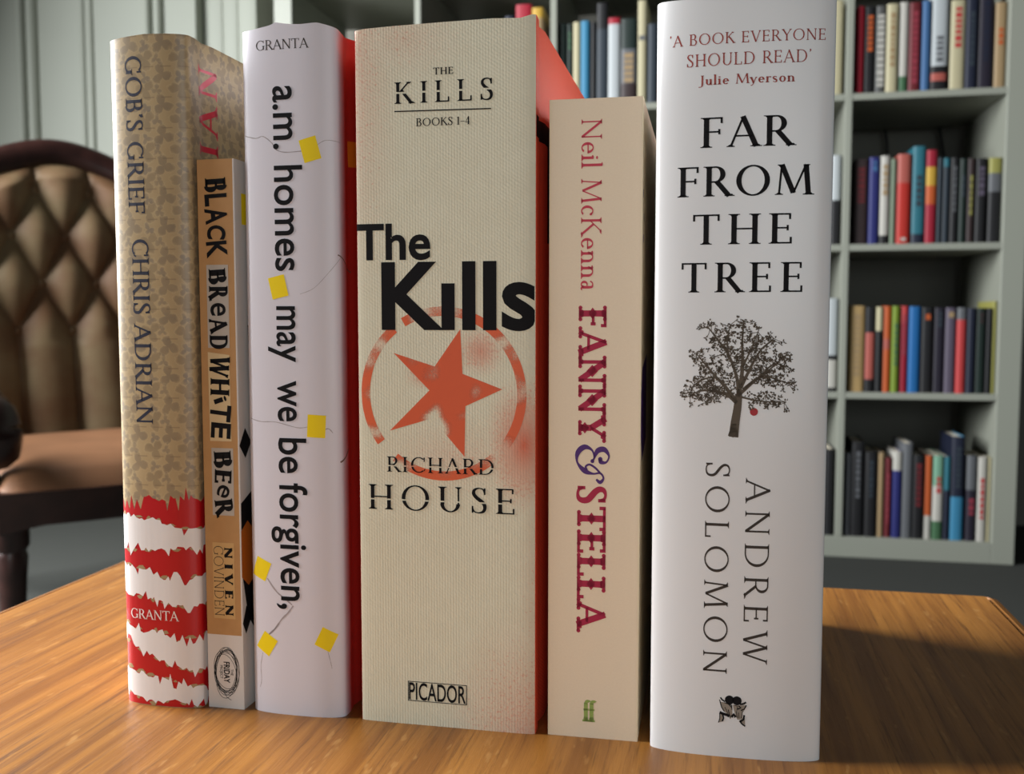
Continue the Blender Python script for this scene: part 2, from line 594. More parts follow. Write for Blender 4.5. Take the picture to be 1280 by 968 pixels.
    if ch == 'f':
        p.stem(.16, 0, .85, h=False); p.curve([(.16, .8, T), (.2, .97, T * .7), (.3, 1.0, T * .6), (.36, .93, T)]); p.bar(.03, .32, x); return .34
    if ch in "'‘’":
        p.curve([(.08, 1.02, T * 1.0), (.1, .92, T * .9), (.05, .8, t * .7)]); return .2
    if ch == '1':
        p.stem(.18, h=False); p.line(.06, .86, .18, 1 - t / 2, t); return .36
    if ch == '4':
        p.stem(.36, h=False); p.line(.36, 1, .04, .28, t); p.bar(.04, .5, .27); return .54
    if ch == '-':
        p.bar(.02, .5, .4); return .52
    return .34


def serif(text, T=.13, t=.05, sh=.075, st=.035, track=.06, orn=0):
    polys, x = [], 0
    for ch in text:
        p = Pen(T, t, sh, st, orn)
        adv = glyph(p, ch)
        if ch.islower() and ch != '^':
            adv *= 1.12
            p.P = [[(a * 1.12, b_ if b_ < 0 else (b_ * 1.3 if b_ < .46 else .598 + (b_ - .46) * .762)) for a, b_ in f] for f in p.P]
        polys += [[(x + a, b_) for a, b_ in f] for f in p.P]
        x += adv + track
    return polys


_sans = {}


def sans(text, bold=.0):
    key = (text, bold)
    if key not in _sans:
        cu = bpy.data.curves.new('letters', 'FONT')
        cu.body = text
        cu.size = 1
        cu.offset = bold
        cu.resolution_u = 5
        o = bpy.data.objects.new('letters', cu)
        C.objects.link(o)
        dg = bpy.context.evaluated_depsgraph_get()
        ev = o.evaluated_get(dg)
        me = ev.to_mesh()
        _sans[key] = [[(me.vertices[i].co.x, me.vertices[i].co.y) for i in p.vertices] for p in me.polygons]
        ev.to_mesh_clear()
        bpy.data.objects.remove(o)
        bpy.data.curves.remove(cu)
    return _sans[key]


def bounds(polys):
    xs = [x for f in polys for x, y in f]
    ys = [y for f in polys for x, y in f]
    return min(xs), max(xs), min(ys), max(ys)


def fit(polys, u0, u1, v0, v1, y0=0.0, y1=1.0):
    """x extents go to u0..u1, heights y0..y1 go to v0..v1"""
    a, b_, _, _ = bounds(polys)
    return [[(u0 + (x - a) / (b_ - a) * (u1 - u0), v0 + (y - y0) / (y1 - y0) * (v1 - v0)) for x, y in f] for f in polys]


def fit_down(polys, ub, uc, vt, vb, y0=0.0, y1=1.0):
    """text that reads downwards: base line at u = ub, cap line at u = uc, from height vt down to vb"""
    a, b_, _, _ = bounds(polys)
    return [[(ub + (y - y0) / (y1 - y0) * (uc - ub), vt + (x - a) / (b_ - a) * (vb - vt)) for x, y in f] for f in polys]


SANS_X = bounds(sans('x'))[3]
SANS_H = bounds(sans('H'))[3]


# ------------------------------------------------------------------ books on the table (their own measures in centimetres)
def profile(W, D, b, n, hinge=.1, steps=28):
    pts = [(-W / 2, D)]
    if hinge > 0:
        pts += [(-W / 2, b + 1.5), (-W / 2 + hinge * .6, b + 1.15), (-W / 2 + hinge, b + .9), (-W / 2 + hinge * .6, b + .65), (-W / 2, b + .35)]
    for i in range(steps + 1):
        a = PI * (1 - i / steps)
        c, s = math.cos(a), math.sin(a)
        pts.append((W / 2 * math.copysign(abs(c) ** (2 / n), c), b - b * abs(s) ** (2 / n)))
    if hinge > 0:
        pts += [(W / 2, b + .35), (W / 2 - hinge * .6, b + .65), (W / 2 - hinge, b + .9), (W / 2 - hinge * .6, b + 1.15), (W / 2, b + 1.5)]
    pts.append((W / 2, D))
    out = [pts[0]]
    for p in pts[1:]:
        if math.hypot(p[0] - out[-1][0], p[1] - out[-1][1]) > 1e-4:
            out.append(p)
    arc = [0]
    for p, q in zip(out, out[1:]):
        arc.append(arc[-1] + math.hypot(q[0] - p[0], q[1] - p[1]))
    return out, [a - arc[-1] / 2 for a in arc]


TABLE_Z = .437


class Book:
    def __init__(s, label, x, y, turn, W, D, H, b, n, hinge, m, shell=.22, group='books standing in a row on the oak table', top=None, foot=0):
        s.pts, s.arc = profile(W, D, b, n, hinge)
        s.H = H
        s.root = thing('book', label, 'book', (x * .01, y * .01, TABLE_Z), R(-turn), group)
        # cover: the profile pulled up, with thickness
        cx = (W / 2 - shell) / (W / 2)
        inner = []
        for i, (u, d) in enumerate(s.pts):
            a_, c_ = s.pts[max(i - 1, 0)], s.pts[min(i + 1, len(s.pts) - 1)]
            dx, dy = c_[0] - a_[0], c_[1] - a_[1]
            l = math.hypot(dx, dy)
            inner.append((u - dy / l * shell if False else u + (-dy / l) * -shell, d + (dx / l) * shell))
        # limit the inner wall so that it never crosses itself at tight corners
        inner = [(max(-W / 2 + shell, min(W / 2 - shell, u)), max(shell * .9, d)) for u, d in inner]
        inner[0] = (-W / 2 + shell, D)
        inner[-1] = (W / 2 - shell, D)
        bm = bmesh.new()
        lay = bm.loops.layers.uv.new('UVMap')
        zs = [0, .12, H * .25, H * .5, H * .75, H - .6, H - .25, H]

        def topdz(a, z):
            if not top or z < H - .7:
                return 0
            k = 1 if z == H else (.6 if z > H - .4 else .15)
            for (a0, d0), (a1, d1) in zip(top, top[1:]):
                if a0 <= a <= a1:
                    return k * (d0 + (d1 - d0) * (a - a0) / (a1 - a0))
            return 0

        def ring(z, P):
            return [bm.verts.new((u * .01, d * .01, (z + topdz(a, z) + (foot * max(0, (a - 0)) if False else 0)) * .01)) for (u, d), a in zip(P, s.arc)]
        O = [ring(z, s.pts) for z in zs]
        I = [ring(z, inner) for z in (0, H)]

        def face(vs, uvs):
            f = bm.faces.new(vs)
            for l, q in zip(f.loops, uvs):
                l[lay].uv = q
        for k in range(len(zs) - 1):
            for i in range(len(s.pts) - 1):
                face((O[k][i], O[k][i + 1], O[k + 1][i + 1], O[k + 1][i]), ((s.arc[i], zs[k]), (s.arc[i + 1], zs[k]), (s.arc[i + 1], zs[k + 1]), (s.arc[i], zs[k + 1])))
        for i in range(len(s.pts) - 1):
            a, c = s.arc[i], s.arc[i + 1]
            face((O[-1][i], O[-1][i + 1], I[1][i + 1], I[1][i]), ((a, H), (c, H), (c, H), (a, H)))
            face((O[0][i + 1], O[0][i], I[0][i], I[0][i + 1]), ((c, 0), (a, 0), (a, 0), (c, 0)))
            face((I[0][i + 1], I[0][i], I[1][i], I[1][i + 1]), ((c, 0), (a, 0), (a, H), (c, H)))
        for i in (0, -1):
            vs = [O[k][i] for k in range(len(zs))] + [I[1][i], I[0][i]]
            if i == -1:
                vs = vs[::-1]
            f = bm.faces.new(vs)
            for l in f.loops:
                l[lay].uv = (s.arc[i], 10)
        bmesh.ops.recalc_face_normals(bm, faces=bm.faces)
        s.cover = link_mesh('cover', bm, m, s.root, 40)
        # page block, its fore edge hollowed a little
        bm = bmesh.new()
        g = .0025 if hinge else .0002
        xa = (W / 2 - shell) * .01 - .0003
        y0, y1 = (b + shell) * .01 + .0005, D * .01 - g
        prof = [(-xa, y0)] + [(xa * math.cos(a), y1 - (.003 if hinge else 0) * math.sin(a)) for a in [PI * (1 - k / 8) for k in range(9)]] + [(xa, y0)]
        lo = [bm.verts.new((p[0], p[1], g)) for p in prof]
        hi = [bm.verts.new((p[0], p[1], H * .01 - g - .0005)) for p in prof]
        n_ = len(prof)
        for i in range(n_):
            bm.faces.new((lo[i], lo[(i + 1) % n_], hi[(i + 1) % n_], hi[i]))
        bm.faces.new(lo)
        bm.faces.new(hi)
        bmesh.ops.recalc_face_normals(bm, faces=bm.faces)
        o = link_mesh('page_block', bm, M['paper'], s.root, 30)
        o['label'] = 'cream page edges'

    def surf(s, u, v, off):
        pts, arc = s.pts, s.arc
        u = max(arc[0], min(arc[-1], u))
        i = 0
        while i < len(arc) - 2 and arc[i + 1] < u:
            i += 1
        k = (u - arc[i]) / (arc[i + 1] - arc[i])
        p, q = pts[i], pts[i + 1]

        def nrm(j):
            a_, c_ = pts[max(j - 1, 0)], pts[min(j + 1, len(pts) - 1)]
            dx, dy = c_[0] - a_[0], c_[1] - a_[1]
            l = math.hypot(dx, dy)
            return dy / l, -dx / l
        n0, n1 = nrm(i), nrm(i + 1)
        x = p[0] + (q[0] - p[0]) * k + off * (n0[0] + (n1[0] - n0[0]) * k)
        y = p[1] + (q[1] - p[1]) * k + off * (n0[1] + (n1[1] - n0[1]) * k)
        return x * .01, y * .01, v * .01

    def put(s, polys, m, name, layer=1, label=None, split=None):
        """lays printed shapes (u, v polygons) on to the cover"""
        bm = bmesh.new()
        for f in polys:
            try:
                bm.faces.new([bm.verts.new((x, y, 0)) for x, y in f])
            except ValueError:
                pass
        if split:
            for y0, y1 in split:
                for yy in (y0, y1):
                    bmesh.ops.bisect_plane(bm, geom=bm.verts[:] + bm.edges[:] + bm.faces[:], plane_co=(0, yy, 0), plane_no=(0, 1, 0))
                dead = [f for f in bm.faces if y0 < f.calc_center_median().y < y1]
                bmesh.ops.delete(bm, geom=dead, context='FACES')
        us = [v.co.x for v in bm.verts]
        lo, hi = min(us), max(us)
        for a in s.arc:
            if lo < a < hi:
                bmesh.ops.bisect_plane(bm, geom=bm.verts[:] + bm.edges[:] + bm.faces[:], plane_co=(a, 0, 0), plane_no=(1, 0, 0))
        lay = bm.loops.layers.uv.new('UVMap')
        for f in bm.faces:
            for l in f.loops:
                l[lay].uv = (l.vert.co.x, l.vert.co.y)
        for v in bm.verts:
            v.co = Vector(s.surf(v.co.x, v.co.y, .004 * layer))
        o = link_mesh(name, bm, m, s.root, 60)
        if label:
            o['label'] = label
        return o


def rect(u0, u1, v0, v1):
    return [(u0, v0), (u1, v0), (u1, v1), (u0, v1)]


def turned(cu, cv, w, h, deg):
    a = R(deg)
    return [(cu + x * math.cos(a) - y * math.sin(a), cv + x * math.sin(a) + y * math.cos(a)) for x, y in ((-w / 2, -h / 2), (w / 2, -h / 2), (w / 2, h / 2), (-w / 2, h / 2))]


def ellipse_line(cu, cv, ru, rv, w, rot=0, n=36, a0=0, a1=360):
    pts = []
    for k in range(n + 1):
        a = R(a0 + (a1 - a0) * k / n)
        x, y = ru * math.cos(a), rv * math.sin(a)
        pts.append((cu + x * math.cos(rot) - y * math.sin(rot), cv + x * math.sin(rot) + y * math.cos(rot)))
    return ribbon(pts, w)


def build_room():
    # floor, back wall, panelled wall to the left of the bookcase
    bm = bmesh.new()
    box(bm, -4.2, 3.2, -3.0, 3.0, -.05, 0)
    struct('floor', bm, M['carpet'])
    bm = bmesh.new()
    box(bm, -4.2, 3.2, 2.92, 3.0, 0, 2.7)
    struct('wall_back', bm, M['wall_back'])
    bm = bmesh.new()
    box(bm, -4.2, -1.53, 2.72, 2.92, 0, 2.7, .004)
    struct('wall_left', bm, M['wall'])
    # upright mouldings on the panelling; pairs of rounded beads
    n = 0
    for x, w, d in ((-2.12, .026, .022), (-2.08, .034, .026), (-1.91, .018, .010), (-1.88, .018, .012), (-1.685, .026, .022), (-1.648, .028, .024), (-2.33, .02, .016), (-2.36, .02, .016)):
        n += 1
        bm = bmesh.new()
        prof = [(x - w / 2, 2.722)] + [(x - w / 2 * math.cos(a), 2.72 - d * math.sin(a)) for a in [PI * k / 8 for k in range(9)]] + [(x + w / 2, 2.722)]
        lo = [bm.verts.new((p[0], p[1], .12)) for p in prof]
        hi = [bm.verts.new((p[0], p[1], 2.7)) for p in prof]
        for i in range(len(prof) - 1):
            bm.faces.new((lo[i], lo[i + 1], hi[i + 1], hi[i]))
        bm.faces.new(lo)
        bm.faces.new(hi)
        struct('trim_%d' % n, bm, M['wall'], 50)
    for x, w, d in ((-1.50, .07, .16), (-1.435, .05, .17), (-1.365, .06, .20)):
        n += 1
        bm = bmesh.new()
        box(bm, x - w / 2, x + w / 2, 2.92 - d, 2.925, 0, 2.7, .005)
        struct('trim_%d' % n, bm, M['wall'] if x < -1.3 else M['wall_back'])
    bm = bmesh.new()
    box(bm, -4.2, -1.53, 2.70, 2.725, 0, .12, .004)
    struct('baseboard_left', bm, M['wall'])


build_room()

# ------------------------------------------------------------------ side table
TX0, TX1, TY0, TY1 = -.346, .147, -.36, .541


def build_table():
    root = thing('side_table', 'varnished oak table with moulded edge carrying the row of six books', 'table', ((TX0 + TX1) / 2, (TY0 + TY1) / 2, 0))
    hw, hl = (TX1 - TX0) / 2, (TY1 - TY0) / 2
    # top with a quirk and a rounded edge, corners rounded
    prof = [(.010, 0), (.0092, -.0022), (.0082, -.0022), (.0070, -.0008), (.004, -.0016), (.0012, -.0045), (0, -.010), (.001, -.016), (.005, -.020), (.012, -.022)]

    def loop(inset, z):
        out = []
        r = max(.002, .012 - inset)
        for cx, cy, a0 in ((hw, hl, 0), (-hw, hl, 90), (-hw, -hl, 180), (hw, -hl, 270)):
            sx, sy = (1 if cx > 0 else -1), (1 if cy > 0 else -1)
            ox, oy = cx - sx * (inset + r), cy - sy * (inset + r)
            for k in range(7):
                a = R(a0 + 15 * k)
                out.append((ox + r * math.cos(a), oy + r * math.sin(a), TABLE_Z + z))
        return out
    bm = bmesh.new()
    rings = [[bm.verts.new(p) for p in loop(i, z)] for i, z in prof]
    n = len(rings[0])
    for q, s in zip(rings, rings[1:]):
        for k in range(n):
            bm.faces.new((q[k], s[k], s[(k + 1) % n], q[(k + 1) % n]))
    bm.faces.new(rings[0])
    bm.faces.new(rings[-1][::-1])
    bmesh.ops.recalc_face_normals(bm, faces=bm.faces)
    link_mesh('table_top', bm, M['oak'], root, 30)
    bm = bmesh.new()
    for x0, x1, y0, y1 in ((-hw + .03, hw - .03, hl - .05, hl - .03), (-hw + .03, hw - .03, -hl + .03, -hl + .05), (-hw + .03, -hw + .05, -hl + .03, hl - .03), (hw - .05, hw - .03, -hl + .03, hl - .03)):
        box(bm, x0, x1, y0, y1, TABLE_Z - .1, TABLE_Z - .021, .002)
    link_mesh('apron', bm, M['oak'], root)
    for sx in (-1, 1):
        for sy in (-1, 1):
            bm = bmesh.new()
            x, y = sx * (hw - .045), sy * (hl - .045)
            lathe(bm, [(.012, 0), (.016, .01), (.014, .04), (.018, .15), (.021, .28), (.016, .30), (.022, .31), (.022, TABLE_Z - .1), (.022, TABLE_Z - .022)], 16, (x, y, 0))
            link_mesh('leg', bm, M['oak'], root)


build_table()

# ------------------------------------------------------------------ the six books
B = {}
B['gob'] = Book('tan patterned hardback with torn red and white stripes at its foot, leftmost in the row', -19.80, 31.62, .9, 3.1, 14.2, 24.15, .42, 2.5, .1, M['gob'], top=[(-14, 0), (-1.5, -.05), (0, .05), (1.5, 0), (16, 0)])
B['black'] = Book('thin short brown paperback with cut-out newsprint lettering and a white foot', -17.36, 31.96, .6, 1.42, 12.9, 19.85, .04, 16, 0, M['black'], .04)
B['amh'] = Book('white hardback with yellow squares on its spine and a red cover', -14.58, 31.86, .3, 3.55, 15.4, 24.2, .45, 2.7, .1, M['amh'],
                top=[(-18, 0), (-1.7, -.02), (-1.25, .0), (-.6, .08), (-.45, .2), (-.1, .12), (.5, .06), (1.1, .1), (1.3, .06), (1.9, -.1), (2.4, -.18), (2.9, -.1), (4, 0), (18, 0)])
B['kills'] = Book('thick cream cloth book with orange covers and a sprayed orange star', -9.02, 32.0, -.1, 6.27, 15.6, 24.05, .2, 7, .1, M['kills'],
                  top=[(-19, 0), (-3.3, -.1), (-2.8, -.04), (-1.5, .0), (0, .02), (1.2, .06), (2.6, .0), (3.0, .1), (3.3, .08), (4.2, .0), (19, 0)])
B['fanny'] = Book('cream paperback with crimson circus lettering, shorter than its two neighbours', -3.93, 32.16, -.6, 3.06, 13.5, 21.4, .04, 16, 0, M['fanny'], .05)
B['far'] = Book('tall white hardback with black capitals and a tree drawing, rightmost in the row', 0.76, 31.62, -.7, 5.45, 15.3, 24.1, .48, 2.4, .1, M['far'],
                top=[(-19, 0), (-3.2, 0), (-2.6, .1), (0, .03), (2.6, .0), (19, 0)])


# --- tan book
def jag(rng, edge, u0, u1, amp, step=.11):
    out, u = [], u0
    while u < u1:
        e = edge[0][1]
        for (a, va), (c, vc) in zip(edge, edge[1:]):
            if a <= u <= c:
                e = va + (vc - va) * (u - a) / (c - a)
        if u > edge[-1][0]:
            e = edge[-1][1]
        k = rng.random()
        e += amp * (rng.uniform(-.5, .5) if k < .8 else rng.choice((-1.5, 1.4)))
        out.append((u, e))
        u += step * rng.uniform(.5, 1.5)
    out.append((u1, edge[-1][1]))
    return out


def strip(top, bot):
    us = sorted({u for u, _ in top} | {u for u, _ in bot})

    def at(e, u):
        for (a, va), (c, vc) in zip(e, e[1:]):
            if a <= u <= c:
                return va + (vc - va) * (u - a) / max(c - a, 1e-9)
        return e[-1][1]
    return [[(a, at(bot, a)), (c, at(bot, c)), (c, at(top, c)), (a, at(top, a))] for a, c in zip(us, us[1:]) if c - a > 1e-4]


def gob_print(bk):
    rng = random.Random(4)
    E0, E1 = -6.5, 9.0
    red_top = jag(rng, [(-7, 7.75), (-1.5, 7.7), (-.6, 7.75), (1.4, 7.75), (9, 7.6)], E0, E1, .3)
    bk.put(strip(red_top, [(E0, .02), (E1, .02)]), M['stripe_red'], 'red_band', 1, 'torn-edged red band')
    bands = [([(-7, 7.2), (-1.5, 7.1), (0, 6.95), (.6, 6.75), (1.4, 6.6), (9, 6.9)], [(-7, 5.9), (-1.5, 5.8), (0, 5.86), (1.4, 5.95), (9, 5.6)]),
             ([(-7, 5.3), (-1.5, 5.25), (-.6, 5.1), (0, 4.8), (1.4, 4.85), (9, 5.1)], [(-7, 4.2), (-1.5, 4.16), (-.4, 4.05), (.3, 3.92), (.7, 3.8), (1.4, 3.82), (9, 3.5)]),
             ([(-7, 3.2), (-1.5, 3.05), (-.6, 2.75), (.1, 2.85), (.8, 2.45), (1.4, 2.7), (9, 2.8)], [(-7, 2.5), (-1.5, 2.4), (-.5, 2.0), (.5, 1.55), (1.4, 1.4), (9, 1.6)]),
             ([(-7, 1.5), (-1.5, 1.4), (-.6, 1.15), (.3, 1.05), (1.4, .75), (9, .9)], [(-7, .6), (-1.5, .5), (-.6, .15), (0, .12), (.4, .3), (1.4, .06), (9, .1)])]
    for k, (a, c) in enumerate(bands):
        a2, c2 = jag(rng, a, E0, E1, .17), jag(rng, c, E0, E1, .17)
        fl = []
        for e, sg in ((a, 1), (c, -1)):
            for j in range(7):
                u = -1.3 + j * .5 + rng.uniform(-.2, .2)
                v = e[0][1]
                for (p, vp), (q, vq) in zip(e, e[1:]):
                    if p <= u <= q:
                        v = vp + (vq - vp) * (u - p) / (q - p)
                w = rng.uniform(.08, .24)
                h = rng.uniform(.06, .14)
                fl.append([(u - w, v), (u - w * .3, v + sg * h * (.9)), (u + w * .4, v + sg * h), (u + w, v), (u, v - sg * h * .3)][::sg])
        bk.put(fl, M['fleck'], 'tan_flecks', 2, 'tan flecks along the torn stripe')
        bk.put(strip(a2, c2), M['stripe_white'], 'white_stripe', 3, 'torn-edged white stripe')
    bk.put(fit_down(serif("GOB'S GRIEF", .155, .075, track=.05), -.79, -.13, 23.47, 17.98), M['ink_navy'], 'title_lettering', 1)
    bk.put(fit_down(serif('CHRIS ADRIAN', .155, .075, track=.05), -.70, -.03, 17.07, 10.45), M['ink_navy'], 'author_lettering', 1)
    bk.put(fit(serif('GRANTA', .13, .06, track=.03), -1.2, .81, 3.24, 3.6), M['ink_white'], 'publisher_lettering', 4)
    # the name running up the front cover
    st_ = (.17, .07, .1, .05, .25)
    P = serif('ADRIAN', *st_)
    a, b_, _, _ = bounds(P)
    c, d, _, _ = bounds(serif('IAN', *st_))
    L = 3.2 * (b_ - a) / (d - c)
    bk.put([[(3.5 - y * 1.2, 23.35 - L + (x - a) / (b_ - a) * L) for x, y in f] for f in P], M['foil_red'], 'cover_lettering', 1, 'red lettering running up the front cover')


gob_print(B['gob'])


# --- brown paperback
def black_print(bk):
    rng = random.Random(8)

    def cut(words, uc, vs, gap=.02):
        """ransom-note letters, one after another down the spine"""
        v = vs
        out = []
        for ch, kind, ln, wd, deg in words:
            P = serif(ch, .26, .12, .05, .06) if kind == 's' else sans(ch, .012 if ch.islower() else .03)
            a, b_, c_, d_ = bounds(P)
            q = []
            for f in P:
                g = []
                for x, y in f:
                    yy = (y - c_) / (d_ - c_) - .5
                    xx = (x - a) / (b_ - a) - .5
                    uu, vv = yy * wd, -xx * ln
                    ca, sa = math.cos(R(deg)), math.sin(R(deg))
                    g.append((uc + uu * ca - vv * sa, v - ln / 2 + uu * sa + vv * ca))
                q.append(g)
            out += q
            v -= ln + gap
        return out
    bk.put([rect(-.42, .42, 13.2, 16.15)], M['patch_grey'], 'paper_patch', 1, 'grey paper patch behind the second word')
    bk.put([[(-.42, 9.85), (.42, 9.85), (.40, 12.95), (-.44, 13.05)]], M['patch_beige'], 'paper_patch', 1, 'beige paper patch behind the third word')
    bk.put([rect(-.38, .47, 7.15, 9.6)], M['patch_grey'], 'paper_patch', 1, 'grey paper patch behind the last word')
    bk.put([rect(-.42, .43, 3.35, 6.15)], M['patch_tan'], 'paper_patch', 1, 'tan paper patch behind the author name')
    W1 = [('B', 's', .5, .88, 2), ('L', 'n', .42, .86, 3), ('A', 'n', .56, .86, 6), ('C', 'n', .5, .72, -4), ('K', 'n', .58, .8, 4)]
    W2 = [('B', 's', .56, .72, 3), ('R', 's', .54, .78, 0), ('e', 'n', .46, .6, 0), ('A', 's', .56, .74, 8), ('D', 's', .5, .7, 0)]
    W3 = [('W', 's', .76, .8, -8), ('H', 's', .62, .74, -2), ('i', 'n', .2, .5, 18), ('T', 'n', .6, .82, -6), ('E', 'n', .56, .78, -4)]
    W4 = [('B', 's', .62, .74, 4), ('E', 's', .5, .66, -3), ('e', 'n', .46, .48, -24), ('R', 's', .66, .76, 8)]
    for wds, uc, vs, gap in ((W1, .0, 19.2, .06), (W2, 0, 16.02, .06), (W3, .01, 12.93, .06), (W4, .06, 9.5, .06)):
        bk.put(cut(wds, uc, vs, gap), M['ink'], 'title_lettering', 2)
    bk.put(fit_down(serif('NIVEN', .3, .1, .06, .07, .5), .04, .36, 5.98, 3.47), M['ink'], 'author_lettering', 2)
    bk.put(fit_down(serif('GOVINDEN', .07, .05, .06, .04, .06), -.38, 0, 6.02, 3.45), M['ink_brown'], 'author_lettering', 2)
    sc_ = []
    for k in range(9):
        sc_ += ellipse_line(.04 + rng.uniform(-.05, .05), 1.35 + rng.uniform(-.1, .1), .5 * rng.uniform(.78, 1.02), .84 * rng.uniform(.8, 1.08), .018, rng.uniform(-.12, .2))
    sc_ += ribbon([(-.1, .6), (.02, .42), (.15, .34), (.2, .32)], .018)
    sc_ += fit_down(sans('FRIDAY', .03), -.07, .15, 1.74, .95, 0, SANS_H)
    sc_ += fit_down(sans('THE', .01), .2, .3, 1.48, 1.24, 0, SANS_H)
    sc_ += fit_down(sans('PROJECT', .01), -.22, -.12, 1.6, 1.1, 0, SANS_H)
    bk.put(sc_, M['ink'], 'publisher_mark', 1, 'scribbled black oval round small lettering')
    # the picture on the front cover
    bk.put([rect(1.2, 2.6, 17.6, 18.7)], M['yellow'], 'cover_print', 1, 'yellow block on the white cover')
    bk.put([[(.72, 9.7), (1.15, 9.2), (1.6, 9.75), (1.15, 10.3)], [(.75, 7.6), (2.2, 8.2), (4, 8.6), (4, 3.0), (2.4, 2.6), (1.1, 3.5), (.75, 5.0)], [(.72, 3.2), (.95, 2.75), (1.4, 3.3), (1.0, 3.8)], [(1.1, 3.4), (1.9, 2.4), (2.4, 3.4), (1.8, 4.2)], [(1.5, 14), (2.4, 14.4), (2.6, 10.5), (1.7, 11.5)]], M['ink'], 'cover_print', 1, 'black harlequin figure on the white cover')
    bk.put([[(.72, 6.6), (1.2, 6.9), (2.0, 6.2), (2.0, 4.9), (1.2, 4.5), (.72, 4.9)]], M['orange_print'], 'cover_print', 2, 'orange sleeve of the printed figure')


black_print(B['black'])


# --- white book with yellow squares
def amh_print(bk):
    sq = []
    for u, v, w, h, d in ((.83, 20.05, .62, .8, 15), (-.42, 15.35, .62, .76, 13), (.92, 10.48, .66, .8, -3), (-1.30, 5.28, .62, .72, -22), (-1.12, 2.55, .62, .7, -32), (1.17, 2.85, .62, .72, -26)):
        sq.append(turned(u, v, w, h, d))
    for q in sq:
        bk.put([q], M['yellow'], 'yellow_square', 2)
    bk.put([turned(3.2, 20.1, .7, .9, 6)], M['yellow_warm'], 'yellow_square', 2, 'orange-yellow square on the red cover')
    for pts, w in (([(-1.7, 20.62), (-1.2, 20.5), (-.9, 20.55), (-.56, 20.3), (-.45, 20.1), (-.1, 19.98), (.55, 20.0)], .03), ([(1.1, 20.2), (1.4, 20.35), (1.9, 20.3)], .018), ([(-1.7, 10.7), (-1.2, 10.6), (-.6, 10.6), (.2, 10.42), (.6, 10.45)], .024), ([(1.2, 10.35), (1.35, 10.4), (1.5, 10.25)], .03),
                   ([(-1.05, 4.95), (-.7, 4.5), (-.35, 4.25), (-.1, 4.05)], .055), ([(-1.1, 2.85), (-.8, 3.1), (-.5, 3.5), (-.25, 3.75), (-.05, 4.02)], .06), ([(-1.1, 2.85), (-.9, 3.0), (-.6, 3.35)], .035), ([(-1.3, 2.2), (-1.4, 1.7), (-1.38, 1.2), (-1.45, .9)], .02), ([(1.2, 2.5), (1.3, 2.1), (1.36, 1.8)], .018),
                   ([(1.9, 16.4), (1.4, 15.8), (.9, 15.3), (.4, 15.1)], .014)):
        c = catmull([p + (w,) for p in pts], 4)
        bk.put(ribbon([(x, y) for x, y, _ in c], [q * (.7 + .6 * ((i * 37) % 7) / 7) for i, (_, _, q) in enumerate(c)]), M['grey_line'], 'twig_print', 1, 'thin grey printed twig')
    for pts, w in (([(1.75, 16.45), (2.1, 16.3), (2.5, 16.0), (3.0, 15.9)], .04), ([(1.75, 9.2), (2.1, 9.35), (2.4, 9.6)], .06)):
        bk.put(ribbon(pts, w), M['brown_line'], 'twig_print', 1, 'brown twig tip reaching the red cover')
    X = SANS_X
    for word, a, b_ in (('a.m.', 22.23, 20.09), ('homes', 19.53, 15.9), ('may', 14.68, 12.72), ('we', 12.07, 10.63), ('be', 10.04, 8.79), ('forgiven,', 8.44, 3.88)):
        bk.put(fit_down(sans(word, .012), -.49, .18, a, b_, 0, X), M['ink'], 'title_lettering', 3)
    bk.put(fit(serif('GRANTA', .12, .055, track=.02), -1.12, .85, 23.47, 23.80), M['ink_brown'], 'publisher_lettering', 1)


amh_print(B['amh'])


